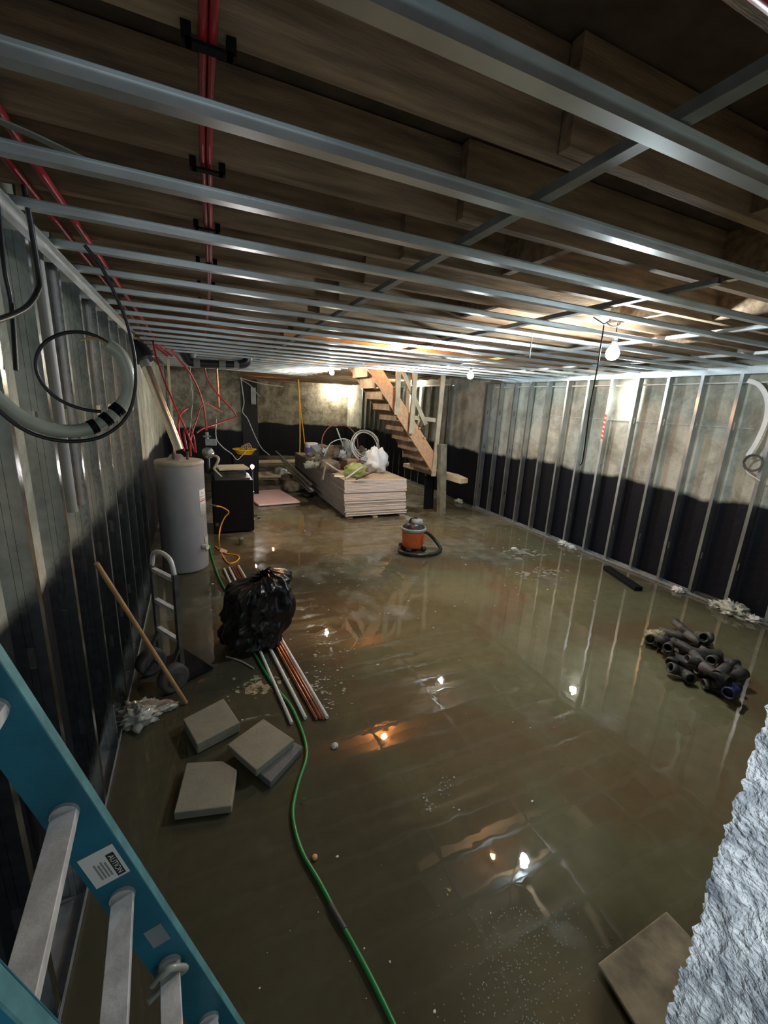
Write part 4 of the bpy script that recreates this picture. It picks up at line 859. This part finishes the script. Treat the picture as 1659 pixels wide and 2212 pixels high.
silt(760, 1240, .7, .5, 200, .002, .012, 'film2', 'specks of silt behind the rubbish bag', 80)
silt(720, 1400, .5, .4, 180, .002, .010, 'film2', 'specks of silt to the right of the rubbish bag', 81)
silt(945, 1703, .10, .10, 120, .001, .006, 'film2', 'pale foam speckles in the middle of the near floor', 77)
silt(925, 1740, .03, .06, 40, .001, .005, 'film2', 'tail of pale foam below the foam speckles', 78)
silt(975, 1925, .045, .045, 70, .001, .004, 'crust', 'brown bubbly scum ring near the camera', 79)
flat_blob(1110, 1185, .05, .03, .015, 'foam', 'plaster_lump', 'white plaster lump in the pale silt ring', 'plaster', 76, amp=.3)
mb = MB(); rr = random.Random(5)
zones = [((380, 760), (1180, 1560), 60), ((640, 1300), (1120, 1340), 90), ((1000, 1280), (1130, 1290), 60), ((900, 1250), (1300, 1760), 25), ((560, 1300), (1850, 2210), 30)]
for (xa, xb), (ya, yb2), n in zones:
    for _ in range(n):
        c = FZ(rr.uniform(xa, xb), rr.uniform(ya, yb2), 0); s = (.001+.005*rr.random()**4) if c.y < 3 else (.002+.009*rr.random()**4)
        if c.x < -.45 or c.x > 5.3: continue
        mb.blob((c.x, c.y, s*.3), (s*rr.uniform(.7, 1.8), s, s*.4), .4, 3, 7, 4, rr.randint(0, 99))
tag(mb.build('plaster_crumbs', 'foam'), 'scattered white crumbs and flakes over the wet floor', 'crumbs', kind='stuff')
mb = MB()
for _ in range(320):
    c = FZ(rr.gauss(1120, 75), rr.uniform(1960, 2230), 0)
    mb.blob((c.x, c.y, .0005), (.003, .003, .003), 0, 3, 8, 6)
M['bubble'] = mat('water_bubble', (.25, .24, .18), .03, coat=1)
tag(mb.build('water_bubbles', 'bubble'), 'cluster of glinting bubbles on the water nearest the camera', 'bubbles', kind='stuff')
# ================================================================ LADDER
LD = thing('ladder', 'blue fibreglass ladder with aluminium rungs leaning on the left wall', 'ladder', (0, .72, 0))
u = Vector((-.275, 0, .9615)).normalized(); wv = Vector((u.z, 0, -u.x))        # up the rail; across the rail
YF_, YN_ = .945, .525
far0 = Vector((-.145, YF_, .54)); near0 = Vector((-.108, YN_, .60))
def rail(c0, y, sgn, name):
    lo = c0 - u*(c0.z/u.z-.012); hi = c0+u*((1.80-c0.z)/u.z)
    w, f, t = .098, .030, .005
    web = MB().bar(lo, hi, t, w, tuple(wv)); o = PART(web, name, 'blue', LD, .001)
    e = MB()
    for s in (-1, 1): e.bar(lo+wv*s*(w/2-t/2)+Vector((0, sgn*f/2, 0)), hi+wv*s*(w/2-t/2)+Vector((0, sgn*f/2, 0)), f, t, tuple(wv))
    q = PART(e, 'rail_flange', 'blue_edge', o)
    cap = MB().bar(hi-u*.0, hi+u*.05, .036, w+.006, tuple(wv)); PART(cap, 'rail_cap', 'yellow', LD)
    ft = MB().box(lo+Vector((0, sgn*.015, 0)), (.11, .05, .018)); PART(ft, 'foot', 'black', LD)
    return o
rf = rail(far0, YF_, 1, 'far_rail'); rn = rail(near0, YN_, -1, 'near_rail')
for k in range(-1, 4):
    a = far0+u*(.305*k+.0); b = near0+u*(.305*k)
    if a.z < .1: continue
    mb = MB(); d = (b-a).normalized()
    mb.bar(a, b, .046, .006, (0, 0, 1))
    s = d.cross(Vector((0,0,1))).normalized()
    mb.bar(a+s*.021-Vector((0,0,.012)), b+s*.021-Vector((0,0,.012)), .005, .026); mb.bar(a-s*.021-Vector((0,0,.012)), b-s*.021-Vector((0,0,.012)), .005, .026)
    r = PART(mb, 'rung', 'alu', LD, .001)
    for e, sg in ((a, -1), (b, 1)): PART(MB().tube([e+Vector((0, sg*.012, -.008)), e+Vector((0, sg*.0, -.008))], .028, 14), 'rung_collar', 'alu', r)
# knotted cloth on the third rung, sticker and worn label on the far rail
c = far0+Vector((0, -.03, 0))
tag(MB().tube(curve([c+Vector((-.04, .0, -.02)), c+Vector((0, -.01, .03)), c+Vector((.04, 0, -.01)), c+Vector((0, .01, -.045)), c+Vector((-.05, -.02, -.04))], 6), [.008]*25, 8).build('tied_rag', 'corrug'), 'pale rag tied round the lowest visible ladder rung end', 'rag')
def on_rail(tu, tw, off=-.0032): return far0+u*tu+wv*tw+Vector((0, off, 0))
# sticker (faces the camera, -Y)
rot = Matrix((( -u.x*-1, 0, 0), (0, 0, 0), (0, 0, 0)))
def rail_patch(u0, u1, w0, w1, name, m, parent, off, th=.0006):
    return PART(MB().prism([on_rail(u0, w0, off), on_rail(u1, w0, off), on_rail(u1, w1, off), on_rail(u0, w1, off)], (0, -th, 0)), name, m, parent)
su = .41
stk = rail_patch(su-.052, su+.052, -.036, .038, 'caution_label', 'paper', rf, -.003)
blkp = rail_patch(su-.046, su+.030, .014, .031, 'label_title_bar', 'ink', rf, -.0036)
# lettering runs down the rail: x axis = -u, y axis = wv, z = -Y
Rm = Matrix((tuple(-u), tuple(wv), (0, -1, 0))).transposed()
text('AUTION', .0165, on_rail(su-.008, .0225, -.0043), Rm, 'label_title', 'paper', rf)
for i in range(4): rail_patch(su-.035, su+.012+.006*(i % 2), .006-.007*i-.002, .006-.007*i+.002, 'label_text_line', 'greyink', rf, -.0036)
rail_patch(.075, .145, -.012, .030, 'worn_sticker', 'grey', rf, -.003)
